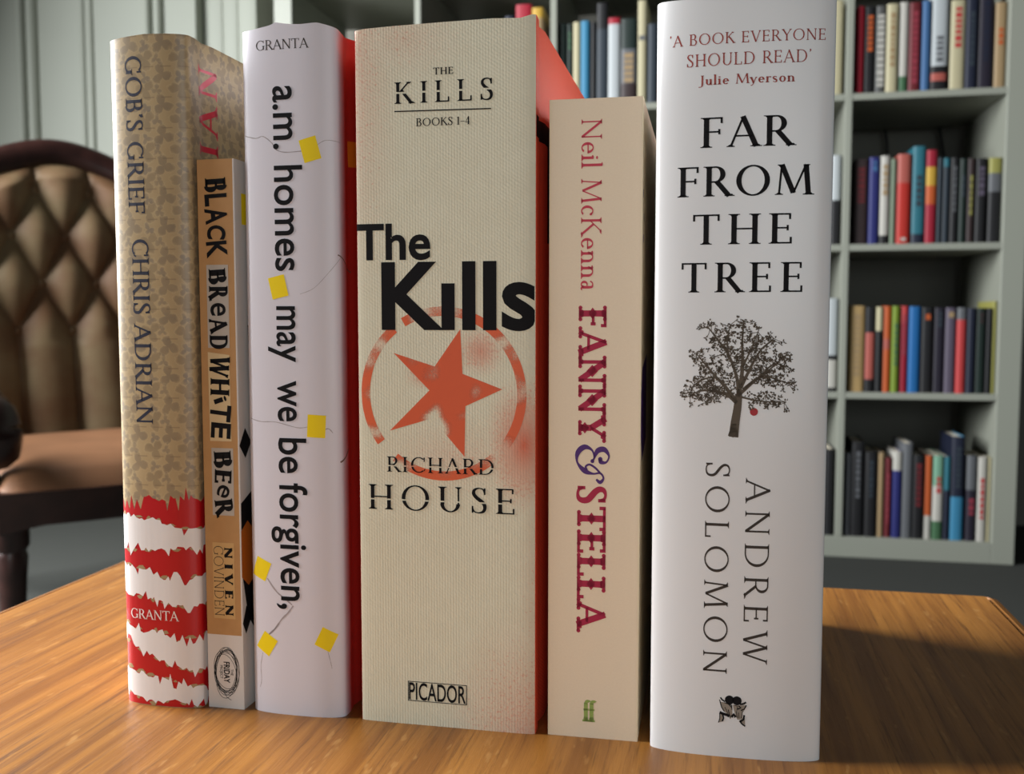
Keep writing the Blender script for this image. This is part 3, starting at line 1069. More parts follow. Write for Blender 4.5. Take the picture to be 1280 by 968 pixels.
# --- cream and orange book
def kills_print(bk):
    I = M['ink']
    st = dict(T=.11, t=.045, sh=.07, st=.03)
    bk.put(fit(serif('THE', .17, .08, track=.12), -.35, .34, 22.37, 22.6), I, 'heading_lettering', 2)
    bk.put(fit(serif('KILLS', .135, .06, track=.3), -1.71, 1.69, 21.47, 22.18), I, 'heading_lettering', 2, split=[(21.80, 21.86)])
    bk.put([[(-1.72, 21.2), (1.63, 21.16), (1.63, 21.2), (-1.72, 21.24)]], I, 'heading_rule', 2)
    bk.put(fit(serif('BOOKS 1-4', .14, .07, track=.05), -.96, .9, 20.7, 20.96), I, 'heading_lettering', 2)
    bk.put([[(max(u, -3.2), v) for u, v in f] for f in fit(sans('The', .022), -3.18, -.48, 16.28, 17.44, 0, SANS_H)], I, 'title_lettering', 2)
    bk.put([[(min(u, 3.1), v) for u, v in f] for f in fit(sans('Kılls', .026), -2.24, 3.16, 13.94, 16.09, 0, SANS_H)], I, 'title_lettering', 2)
    # spray ring with gaps, and the star
    cu, cv = -.09, 11.68
    ring = []
    for a0, a1 in ((-128, -92), (-92, 22), (22, 120), (128, 217)):
        n = max(4, int((a1 - a0) / 4))
        for k in range(n):
            q = []
            for kk in (k, k + 1):
                a = R(a0 + (a1 - a0) * kk / n)
                q.append(((cu + 2.92 * math.cos(a), cv + 2.98 * math.sin(a)), (cu + 2.6 * math.cos(a), cv + 2.66 * math.sin(a))))
            ring.append([q[0][0], q[1][0], q[1][1], q[0][1]])
    bk.put(ring, M['spray'], 'ring_print', 1, 'sprayed orange ring')
    star = [(-1.82, 13.07), (-.36, 12.62), (.55, 13.9), (.62, 12.38), (2.0, 11.87), (.72, 11.28), (.68, 9.55), (-.46, 10.84), (-1.98, 10.38), (-.55, 11.8)]
    # split into a core and five arms so the spray can vary
    ctr = (.1, 11.8)
    tri = [[ctr, star[i], star[(i + 1) % 10]] for i in range(10)]
    bk.put([t_[::-1] for t_ in tri], M['spray_full'], 'star_print', 1, 'sprayed orange star')
    bk.put(fit(serif('RICH^RD', .13, .06, track=.13), -2.09, 1.7, 8.95, 9.48), I, 'author_lettering', 3, split=[(9.14, 9.18)])
    bk.put(fit(serif('HOUSE', .13, .05, track=.26), -2.78, 2.42, 7.62, 8.49), I, 'author_lettering', 3, split=[(7.95, 8.0)])
    P = fit(sans('PICADOR', .012), -1.36, .70, .9, 1.5, 0, SANS_H)
    P += [rect(-1.4, .74, .845, .87), rect(-1.4, .74, 1.53, 1.555), rect(-1.4, -1.37, .845, 1.555), rect(.71, .74, .845, 1.555)]
    bk.put(P, I, 'publisher_mark', 2, 'boxed black publisher lettering')
    bk.put([[(3.16, 20.25), (5.35, 20.25), (5.35, 16.9), (8.0, 16.9), (8.0, 20.25), (14, 20.25), (14, 20.95), (3.16, 20.95)]], I, 'cover_print', 1, 'black lettering shape on the orange cover')


def ellipse_poly(cu, cv, ru, rv, n=28):
    return [(cu + ru * math.cos(2 * PI * k / n), cv + rv * math.sin(2 * PI * k / n)) for k in range(n)]


kills_print(B['kills'])


# --- cream paperback
def fanny_print(bk):
    bk.put(fit_down(serif('Neil McKenna', .1, .045, track=.045), -.468, .2, 20.73, 15.18), M['ink_pink'], 'author_lettering', 1)
    orn = dict(T=.21, t=.1, sh=.09, st=.075, track=.1, orn=1)
    bk.put(fit_down(serif('FANNY', **orn), -.53, .39, 14.68, 10.12), M['ink_crimson'], 'title_lettering', 1)
    bk.put(fit_down(serif('STELLA', **orn), -.55, .41, 8.66, 3.64), M['ink_crimson'], 'title_lettering', 1)
    # curled ampersand, drawn with its own strokes
    a, b_ = .15, .06
    amp = Pen(.15, .06, 0, 0)
    amp.curve([(.98, .62, b_), (1.06, .74, a * .7), (.94, .84, b_), (.8, .74, b_), (.82, .52, b_), (.74, .26, a), (.5, .04, b_), (.22, .06, a), (.06, .26, a), (.14, .48, b_), (.34, .56, b_), (.46, .5, b_)], 7)
    amp.curve([(.36, .56, b_), (.16, .66, a), (.12, .86, a), (.3, 1.0, b_), (.48, .92, b_), (.48, .76, a * .8), (.4, .72, b_)], 7)
    amp.curve([(.8, .74, b_), (.66, .6, b_), (.56, .42, b_), (.62, .3, b_), (.72, .34, b_)], 7)
    amp.dot(.4, .74, .07)
    amp.dot(.46, .5, .06)
    bk.put(fit_down(amp.P, -.6, .5, 10.06, 8.74), M['ink_purple'], 'title_lettering', 1, 'purple ampersand')
    bk.put(fit(serif('ff', .22, .09, .08, .07, -.03), -.34, .15, .56, 1.28), M['ink_green'], 'publisher_mark', 1, 'green double letter mark')
    for q in [ellipse_poly(1.95, 18.35, .14, .16, 8), ellipse_poly(2.1, 16.9, .14, .16, 8), ellipse_poly(2.3, 17.6, .12, .16, 8), [(1.75, 11.8), (2.3, 12.6), (4.5, 13), (4.5, 10), (2.4, 9.4), (1.8, 10.3)]]:
        bk.put([q], M['ink_purple'], 'cover_print', 1, 'dark purple print on the front cover')


fanny_print(B['fanny'])


# --- white book with the tree
def far_print(bk):
    I = M['ink']
    lt = dict(T=.12, t=.06, sh=.07, st=.04)
    bk.put(fit(serif("‘A BOOK EVERYONE", **lt, track=.1), -2.33, 2.4, 22.76, 23.1), M['ink_red'], 'quote_lettering', 1)
    bk.put(fit(serif("SHOULD READ’", **lt, track=.1), -1.78, 1.97, 22.1, 22.48), M['ink_red'], 'quote_lettering', 1)
    bk.put(fit(serif('Julie Myerson', .13, .06, .06, .04, .07), -1.42, 1.5, 21.52, 21.82), M['ink_red'], 'quote_lettering', 1)
    tt = dict(T=.15, t=.055, sh=.085, st=.032)
    for w, a, c, v0, v1, tr in (('FAR', -1.33, 1.58, 19.59, 20.52, .12), ('FROM', -2.03, 2.15, 18.08, 19.01, .12), ('THE', -1.53, 1.5, 16.58, 17.52, .24), ('TREE', -1.87, 1.85, 15.08, 16.01, .24)):
        bk.put(fit(serif(w, track=tr, **tt), a, c, v0, v1), I, 'title_lettering', 1)
    au = dict(T=.1, t=.055, sh=.07, st=.028, track=.26)
    bk.put(fit_down(serif('SOLOMON', **au), -1.02, -.27, 9.65, 2.77), M['ink_brown'], 'author_lettering', 1)
    bk.put(fit_down(serif('ANDREW', **au), .235, .99, 9.2, 3.15), M['ink_brown'], 'author_lettering', 1)
    rng = random.Random(11)
    K = .0248

    def q(x, y):
        return (-1.674 + (x / 5.376 + 840 - 858) * K, 14.263 - (y / 5.376 + 380 - 398) * K * 1.03)
    br, lf = [], []

    def limb(pts, w0, w1):
        c = catmull([q(*p) + (0,) for p in pts], 5)
        n = len(c) - 1
        br.extend(ribbon([(x, y) for x, y, _ in c], [w0 + (w1 - w0) * i / n for i in range(n + 1)]))
        return [(x, y) for x, y, _ in c]

    def cluster(x, y, s):
        for _ in range(rng.randint(4, 6)):
            a = rng.uniform(0, 2 * PI)
            r = s * rng.uniform(.3, 1.1)
            cx, cy = x + r * math.cos(a), y + r * math.sin(a)
            l, w = s * rng.uniform(.55, .8), s * rng.uniform(.28, .42)
            lf.append([(cx + l * math.cos(a), cy + l * math.sin(a)), (cx - w * math.sin(a), cy + w * math.cos(a)), (cx - l * .7 * math.cos(a), cy - l * .7 * math.sin(a)), (cx + w * math.sin(a), cy - w * math.cos(a))])
    limb([(422, 890), (432, 790), (446, 690), (452, 600)], .3, .22)
    br.append([q(384, 882), q(420, 893), q(456, 882), q(440, 800), q(410, 800)][::-1])
    limbs = [([(440, 660), (380, 610), (320, 590), (220, 580), (130, 610)], .13), ([(430, 640), (350, 540), (290, 480), (220, 400), (160, 330)], .13), ([(300, 490), (230, 500), (160, 540), (120, 600)], .06), ([(450, 620), (440, 500), (380, 340), (290, 220), (235, 150)], .13), ([(455, 600), (475, 420), (470, 250), (480, 120)], .15), ([(380, 340), (370, 240), (390, 140)], .07), ([(465, 560), (540, 400), (600, 300), (680, 230)], .11), ([(475, 420), (530, 300), (580, 170)], .07), ([(460, 600), (560, 510), (650, 440), (770, 330)], .11), ([(480, 570), (600, 480), (700, 500), (790, 530)], .09), ([(470, 620), (560, 640), (660, 650), (770, 650)], .07), ([(600, 480), (680, 400), (780, 420)], .06), ([(350, 540), (300, 600), (240, 660)], .05)]
    tips = []
    for pts, w in limbs:
        c = limb(pts, w, .025)
        n = len(c)
        for i in range(2, n):
            if i > n * .25:
                for _ in range(2):
                    x, y = c[i]
                    a = rng.uniform(0, 2 * PI)
                    l = rng.uniform(.1, .32)
                    ex, ey = x + l * math.cos(a), y + l * math.sin(a)
                    br.extend(ribbon([(x, y), ((x + ex) / 2 + rng.uniform(-.03, .03), (y + ey) / 2 + rng.uniform(-.03, .03)), (ex, ey)], .02))
                    tips.append((ex, ey))
        tips.append(c[-1])
    crown = [(455, 250, 200, 150), (300, 330, 130, 180), (640, 380, 150, 190), (210, 560, 105, 100), (470, 430, 180, 150), (680, 570, 110, 120), (560, 630, 120, 60)]
    for cx, cy, rx, ry in crown:
        for _ in range(int(rx * ry / 800)):
            a, r = rng.uniform(0, 2 * PI), math.sqrt(rng.random())
            tips.append(q(cx + rx * r * math.cos(a), cy + ry * r * math.sin(a)))
    for x, y in tips:
        cluster(x, y, .073)
    bk.put(br, M['tree_ink'], 'tree_print', 1, 'printed tree trunk and branches')
    bk.put(lf, M['tree_ink'], 'leaf_print', 1.6, 'printed clusters of tiny leaves')
    ax, ay = q(556, 718)
    bk.put([ellipse_poly(ax, ay, .125, .125)], M['apple_red'], 'apple_print', 1, 'small red apple under the tree')
    # emblem: two small seated winged figures, drawn as engraved strokes
    E_ = []
    cu, cv = -.09, 1.54

    def e(x, y):
        return (cu + (x - 600) / 1245 * 2.25, cv - (y - 550) / 968 * 1.78)
    for x, y, r in ((560, 345, 60), (690, 350, 60)):
        cx, cy = e(x, y)
        E_.append(ellipse_poly(cx, cy, r * .0025, r * .0025, 14))
    for pts, w in (([(400, 310), (430, 350), (480, 380)], .05), ([(385, 350), (420, 480), (470, 560)], .03), ([(850, 365), (800, 400), (740, 410)], .06), ([(855, 420), (820, 490), (760, 520)], .04), ([(470, 400), (540, 420), (600, 480)], .03), ([(520, 400), (600, 440), (605, 520)], .03), ([(640, 430), (700, 450), (690, 530)], .02), ([(720, 440), (760, 470), (700, 500)], .05),
                   ([(390, 580), (440, 600), (520, 620), (560, 640)], .09), ([(440, 600), (460, 680), (440, 740)], .05), ([(390, 600), (395, 690), (370, 770)], .025), ([(600, 650), (640, 600), (670, 650)], .09), ([(560, 600), (580, 660)], .02), ([(680, 540), (700, 660)], .02), ([(820, 600), (810, 680), (740, 730)], .06), ([(750, 700), (780, 760), (840, 800)], .045), ([(540, 520), (560, 600), (550, 640)], .025), ([(720, 560), (730, 660)], .02), ([(480, 480), (540, 600)], .02), ([(790, 530), (770, 660)], .02)):
        E_ += ribbon([e(*p) for p in pts], w)
    bodies = [[(400, 390), (520, 400), (610, 440), (610, 560), (620, 640), (575, 690), (540, 620), (480, 570), (430, 480)], [(620, 430), (720, 430), (850, 420), (830, 500), (790, 560), (790, 660), (735, 690), (700, 690), (650, 560)], [(385, 580), (450, 640), (455, 740), (370, 770), (385, 680)], [(740, 700), (830, 620), (835, 720), (840, 800), (760, 760)]]
    bk.put([[e(*p) for p in g][::-1] for g in bodies], M['emblem_grey'], 'emblem_tint', 1, 'grey tint of the small emblem')
    bk.put(E_, M['ink'], 'publisher_mark', 2, 'small engraved emblem of two seated figures')


far_print(B['far'])

# ------------------------------------------------------------------ bookcase
BX, BY, BD = -1.149, 2.442, .39


def build_bookcase():
    root = thing('bookcase', 'large white cube bookcase with rows of books against the back wall', 'bookcase', (BX, BY, 0))
    T_, cell, th = .05, .335, .016
    full = T_ * 2 + cell * 5 + th * 4

    def part(name, x0, x1, z0, z1, y0=0, y1=BD):
        bm = bmesh.new()
        box(bm, x0, x1, y0, y1, z0, z1, .0012, 1)
        return link_mesh(name, bm, M['white_board'], root)
    part('side_panel', 0, T_, 0, full)
    part('side_panel', full - T_, full, 0, full)
    part('base_board', T_, full - T_, 0, T_)
    part('top_board', T_, full - T_, full - T_, full)
    for k in range(1, 5):
        x = T_ + cell * k + th * (k - 1)
        part('divider', x, x + th, T_, full - T_, .001)
    for k in range(1, 5):
        z = T_ + cell * k + th * (k - 1)
        for c in range(5):
            x = T_ + (cell + th) * c
            part('shelf', x, x + cell, z, z + th, .002)


build_bookcase()
SHELF = [.05 + .335 * k + .016 * k for k in range(5)]   # top faces, from the bottom

COL = dict(red=(176, 26, 48), black=(22, 21, 24), pattern=(92, 92, 90), cream=(206, 196, 158), white=(208, 204, 194), dark_red=(112, 30, 36), blue=(66, 110, 160), silver=(200, 206, 208), navy=(24, 30, 52), tan=(176, 148, 108), green=(70, 112, 76), brown=(56, 40, 40), royal=(36, 40, 112), sage=(140, 156, 132), scarlet=(200, 46, 34), teal=(44, 116, 132), slate=(50, 60, 70), orange=(206, 94, 40), lime=(126, 150, 40), crimson=(168, 26, 50), azure=(24, 106, 174), plum=(34, 28, 44), mauve=(96, 86, 104), coral=(204, 64, 64), olive=(164, 160, 84), grey=(104, 106, 110), salmon=(190, 96, 84), mint=(128, 178, 150), cyan=(60, 140, 180), dkgreen=(22, 40, 34), pink=(160, 56, 72), sand=(198, 164, 108), yellow=(214, 170, 60))
SP = {k: mat(k + '_book_cloth', tuple(q * .78 for q in v), .55, .35) for k, v in COL.items()}
CW = dict(pattern='black and white', dark_red='dark red', silver='silver white', royal='royal blue', dkgreen='dark green', sage='pale green', slate='slate grey')


def shelf_book(x0, x1, z, h, depth, setback, cols, label, group, lean=0, title=None):
    """one shelved book; cols are (colour, fraction of the height) from the foot upwards"""
    w = x1 - x0 - .0012
    root = thing('book', label, 'book', ((x0 + x1) / 2, BY + setback, z), 0, group)
    if lean:
        root.rotation_euler = (0, R(lean), 0)
        root.location.z += abs(math.sin(R(lean))) * w / 2 + .0005
    bm = bmesh.new()
    r = min(.004, w * .3)
    prof = [(-w / 2, depth), (-w / 2, r)] + [(-w / 2 * math.cos(a), r - r * math.sin(a)) for a in [PI * k / 6 for k in range(1, 6)]] + [(w / 2, r), (w / 2, depth)]
    inn = [(-w / 2 + .0015, depth), (-w / 2 + .0015, r + .002), (w / 2 - .0015, r + .002), (w / 2 - .0015, depth)]
    zz, mi = [0.0], []
    for c, f in cols:
        mi.append(c)
        zz.append(min(h, zz[-1] + f * h))
    zz[-1] = h
    names = []
    rings = [[bm.verts.new((p[0], p[1], q)) for p in prof] for q in zz]
    for k, (a, b_) in enumerate(zip(rings, rings[1:])):
        if mi[k] not in names:
            names.append(mi[k])
        for i in range(len(prof) - 1):
            bm.faces.new((a[i], a[i + 1], b_[i + 1], b_[i])).material_index = names.index(mi[k])
    lo = [bm.verts.new((p[0], p[1], 0)) for p in inn]
    hi = [bm.verts.new((p[0], p[1], h)) for p in inn]
    bm.faces.new(rings[0] + lo[::-1])
    f = bm.faces.new(rings[-1][::-1] + hi)
    f.material_index = names.index(mi[-1])
    for i in range(3):
        bm.faces.new((lo[i], hi[i], hi[i + 1], lo[i + 1]))
    bm.faces.new((rings[0][0], lo[0], hi[0], rings[-1][0]) if len(rings) == 2 else [q[0] for q in rings] + [hi[0], lo[0]])
    bm.faces.new([q[-1] for q in rings][::-1] + [lo[-1], hi[-1]])
    bmesh.ops.recalc_face_normals(bm, faces=bm.faces)
    link_mesh('cover', bm, [SP[n] for n in names], root, 40)
    bm = bmesh.new()
    box(bm, -w / 2 + .002, w / 2 - .002, r + .0025, depth - .003, .002, h - .003)
    link_mesh('page_block', bm, M['paper'], root)
    if title:
        c, f0, f1, k = title
        bm = bmesh.new()
        rr = random.Random(int(x0 * 9999))
        y = f1 * h
        while y > f0 * h:      # a column of short blocks standing for spine lettering
            l = rr.uniform(.006, .014)
            box(bm, -w * k / 2, w * k / 2, -.0004, .002, y - l, y)
            y -= l + .004
        link_mesh('spine_lettering', bm, SP[c], root)
    return root


def S(c, *rest):
    """whole spine of one colour, or (colour, fraction) pairs from the foot up"""
    return [(c, 1)] if not rest else [c, *rest]


ROWS = [
    # top visible row, right-hand compartment
    (3, 'upper right compartment', [(31.2, 33.0, 20.2, S('red'), None), (33.1, 35.5, 20.1, S('black'), ('orange', .5, .9, .5)), (35.6, 37.8, 20.1, S('pattern'), ('white', .1, .9, .7)), (37.9, 40.6, 20.3, S('cream'), ('tan', .3, .9, .4)), (40.8, 42.8, 20.6, S(('green', .18), ('white', .82)), None), (42.9, 45.6, 20.4, S('dark_red'), ('pink', .1, .9, .45)), (45.7, 47.6, 20.6, S('blue'), None), (47.8, 51.4, 22.6, S(('black', .1), ('salmon', .08), ('black', .07), ('silver', .75)), ('grey', .3, .55, .4)), (51.9, 55.2, 20.4, S('cream'), ('coral', .5, .92, .4)), (55.2, 57.8, 21.8, S('navy'), ('slate', .3, .8, .4)), (57.9, 61.2, 22.0, S('plum'), ('navy', .3, .9, .4)), (61.4, 63.9, 19.3, S('tan'), ('orange', .5, .7, .4))]),
    (2, 'second right compartment', [(31.5, 34.8, 20.1, S('brown'), ('dark_red', .5, .9, .5)), (34.9, 37.3, 20.4, S('royal'), ('blue', .85, .95, .4)), (37.4, 39.5, 20.6, S(('black', .1), ('white', .9)), ('tan', .6, .9, .5)), (39.6, 41.0, 19.9, S('sage'), None), (41.2, 44.2, 20.9, S(('scarlet', .68), ('salmon', .32)), ('white', .03, .07, .4)), (44.5, 47.4, 22.6, S(('navy', .1), ('teal', .9)), ('slate', .4, .7, .4)), (47.5, 49.9, 21.6, S(('crimson', .42), ('orange', .2), ('yellow', .2), ('crimson', .18)), None), (50.0, 51.1, 19.8, S('slate'), None), (51.2, 52.8, 19.7, S(('slate', .9), ('teal', .1)), None), (52.9, 54.7, 19.7, S('black'), ('grey', .4, .9, .3)), (54.8, 56.4, 19.4, S('dkgreen'), ('slate', .6, .8, .4)), (56.5, 58.2, 19.4, S('brown'), ('olive', .4, .8, .3)), (58.4, 60.8, 19.4, S('black'), ('mauve', .6, .9, .5)), (61.1, 63.9, 19.4, S(('black', .6), ('grey', .22), ('olive', .18)), None)]),
    (1, 'third right compartment', [(31.2, 34.8, 20.6, S('sand'), ('tan', .2, .9, .4)), (34.9, 37.2, 20.3, S(('black', .15), ('salmon', .55), ('black', .3)), None), (37.3, 38.9, 20.3, S(('black', .72), ('cream', .28)), None), (39.0, 40.8, 20.5, S(('orange', .5), ('salmon', .12), ('orange', .38)), None), (40.9, 42.6, 20.5, S('lime'), ('green', .3, .8, .4)), (42.8, 44.6, 20.5, S(('crimson', .8), ('coral', .2)), ('pink', .5, .9, .5)), (44.7, 47.3, 20.4, S('azure'), None), (47.5, 50.2, 20.2, S('black'), ('orange', .85, .92, .4)), (50.3, 52.7, 20.1, S('plum'), ('slate', .8, .95, .4)), (52.8, 55.2, 20.1, S('mauve'), ('tan', .88, .95, .5)), (55.3, 57.4, 20.1, S(('coral', .86), ('grey', .14)), None), (57.5, 59.4, 20.0, S('navy'), None), (59.5, 61.6, 20.0, S('dkgreen'), ('brown', .85, .95, .4)), (61.7, 62.9, 20.0, S('black'), None), (63.0, 63.9, 21.6, S('olive'), None)]),
    (0, 'bottom right compartment', [(31.1, 32.4, 20.2, S('grey'), None), (32.5, 35.5, 23.0, S('black'), ('grey', .4, .9, .3)), (35.7, 38.4, 20.6, S('black'), ('slate', .5, .9, .3)), (38.6, 40.1, 20.4, S('tan'), None), (40.3, 41.8, 19.3, S('dark_red'), ('pink', .2, .8, .4)), (42.0, 44.1, 20.9, S(('royal', .78), ('white', .22)), None), (44.2, 46.5, 22.9, S('grey'), None), (46.6, 49.1, 20.2, S('black'), ('dark_red', .4, .9, .5)), (49.2, 51.0, 20.1, S(('white', .28), ('orange', .72)), None), (51.1, 53.4, 20.1, S(('green', .22), ('white', .42), ('mint', .36)), ('coral', .55, .75, .4)), (53.5, 55.0, 19.9, S(('navy', .6), ('teal', .4)), None), (55.1, 58.0, 24.8, S(('cyan', .42), ('navy', .58)), ('slate', .5, .9, .4)), (58.5, 60.7, 20.4, S(('plum', .6), ('grey', .4)), ('pink', .3, .5, .5)), (60.9, 63.0, 20.1, S('white'), ('coral', .3, .75, .4)), (63.2, 63.9, 20.0, S('cream'), None)]),
    (3, 'upper middle compartment', [(-39.4, -37.6, 20.4, S('dkgreen'), None), (-37.5, -36.0, 20.4, S('dkgreen'), ('green', .7, .9, .4)), (-35.9, -34.0, 20.7, S('cream'), None), (-33.9, -31.7, 20.8, S('cyan'), None), (-31.5, -30.1, 20.5, S('black'), None), (-30.0, -27.2, 24.9, S(('slate', .75), ('black', .25)), None), (-27.1, -24.1, 21.1, S(('silver', .93), ('red', .07)), None), (-24.0, -20.1, 20.7, S(('brown', .25), ('grey', .4), ('dkgreen', .35)), ('tan', .3, .6, .6)), (-19.9, -17.7, 25.0, S('cream'), ('grey', .62, .66, .7)), (-17.4, -15.0, 19.1, S('slate'), None), (-14.8, -12.0, 20.0, S('navy'), None), (-11.8, -9.2, 20.6, S('brown'), None)]),
    (3, 'upper left-hand compartment', [(-62.0, -59.4, 21.6, S('black'), None), (-59.3, -56.2, 22.6, S('dkgreen'), None), (-56.1, -53.4, 22.2, S('plum'), None), (-53.3, -50.6, 23.2, S('navy'), None), (-50.5, -46.4, 25.9, S('red'), None), (-46.3, -43.4, 24.8, S(('tan', .9), ('yellow', .1)), None)]),
    (2, 'compartment half hidden by the tall white book', [(23.6, 26.0, 20.0, S('brown'), None), (26.3, 28.6, 21.2, S(('black', .5), ('silver', .5)), None)]),
    (1, 'compartment half hidden by the tall white book', [(22.9, 25.4, 20.0, S('navy'), None), (25.9, 28.6, 22.4, S(('black', .04), ('white', .3), ('black', .05), ('silver', .61)), None)]),
    (0, 'compartment half hidden by the tall white book', [(23.4, 26.2, 20.0, S('plum'), None), (26.4, 28.5, 21.0, S('black'), None)]),
    (3, 'compartment half hidden by the tall white book', [(22.6, 25.2, 21.0, S('slate'), None), (25.5, 28.3, 22.0, S('cream'), None)]),
]


def cname(cols):
    c = max(cols, key=lambda q: q[1])[0]
    return CW.get(c, c)


SHORT = {'upper right compartment': 'upper right shelf', 'second right compartment': 'second right shelf', 'third right compartment': 'third right shelf', 'bottom right compartment': 'bottom right shelf', 'upper middle compartment': 'upper middle shelf', 'upper left-hand compartment': 'shelf behind the cloth book'}
ORD = ['first', 'second', 'third', 'fourth', 'fifth', 'sixth', 'seventh', 'eighth', 'ninth', 'tenth', 'eleventh', 'twelfth', 'thirteenth', 'fourteenth', 'fifteenth']
LEV = {0: 'bottom', 1: 'third', 2: 'second', 3: 'top visible'}
for lev, comp, items in ROWS:
    rg = random.Random(lev * 31 + len(items))
    for i, (x0, x1, h, cols, title) in enumerate(items):
        hidden = comp.startswith('compartment')
        size = 'tall ' if h > 22.3 else ('thin ' if x1 - x0 < 1.7 else '')
        if hidden:
            lab = '%s%s book on the %s shelf, %s of two beside the tall white book' % (size, cname(cols), LEV[lev], ('left', 'right')[i])
            grp = 'books on the %s shelf beside the tall white book' % LEV[lev]
        else:
            lab = '%s%s book, %s from left on the %s of the bookcase' % (size, cname(cols), ORD[i], SHORT[comp])
            if comp.startswith('upper left-hand'):
                lab = '%s%s book, %s from left on the shelf behind the cloth book' % (size, cname(cols), ORD[i])
            grp = 'books in the %s' % comp
        shelf_book(x0 * .01, x1 * .01, SHELF[lev], h * .01, rg.uniform(.125, .155), .012 + rg.uniform(0, .006), cols, lab, grp, 0, title)

# cables hanging behind the open bookcase, in the second right compartment
for pts, lab in (([(.445, 2.875, 1.10), (.452, 2.872, 1.02), (.43, 2.875, .96), (.44, 2.87, .90), (.44, 2.875, .80)], 'dark cable hanging behind the second shelf, left one'), ([(.585, 2.875, 1.10), (.60, 2.872, 1.0), (.61, 2.875, .92), (.615, 2.87, .80)], 'dark cable hanging behind the second shelf, right one')):
    bm = bmesh.new()
    tube(bm, catmull(pts, 5), .004, 8)
    tag(link_mesh('cable', bm, M['cable']), lab, 'cable', 'cables behind the bookcase')


# ------------------------------------------------------------------ button-back chair
CH_LOC, CH_ROT = (-1.375, 1.90, 0), 51


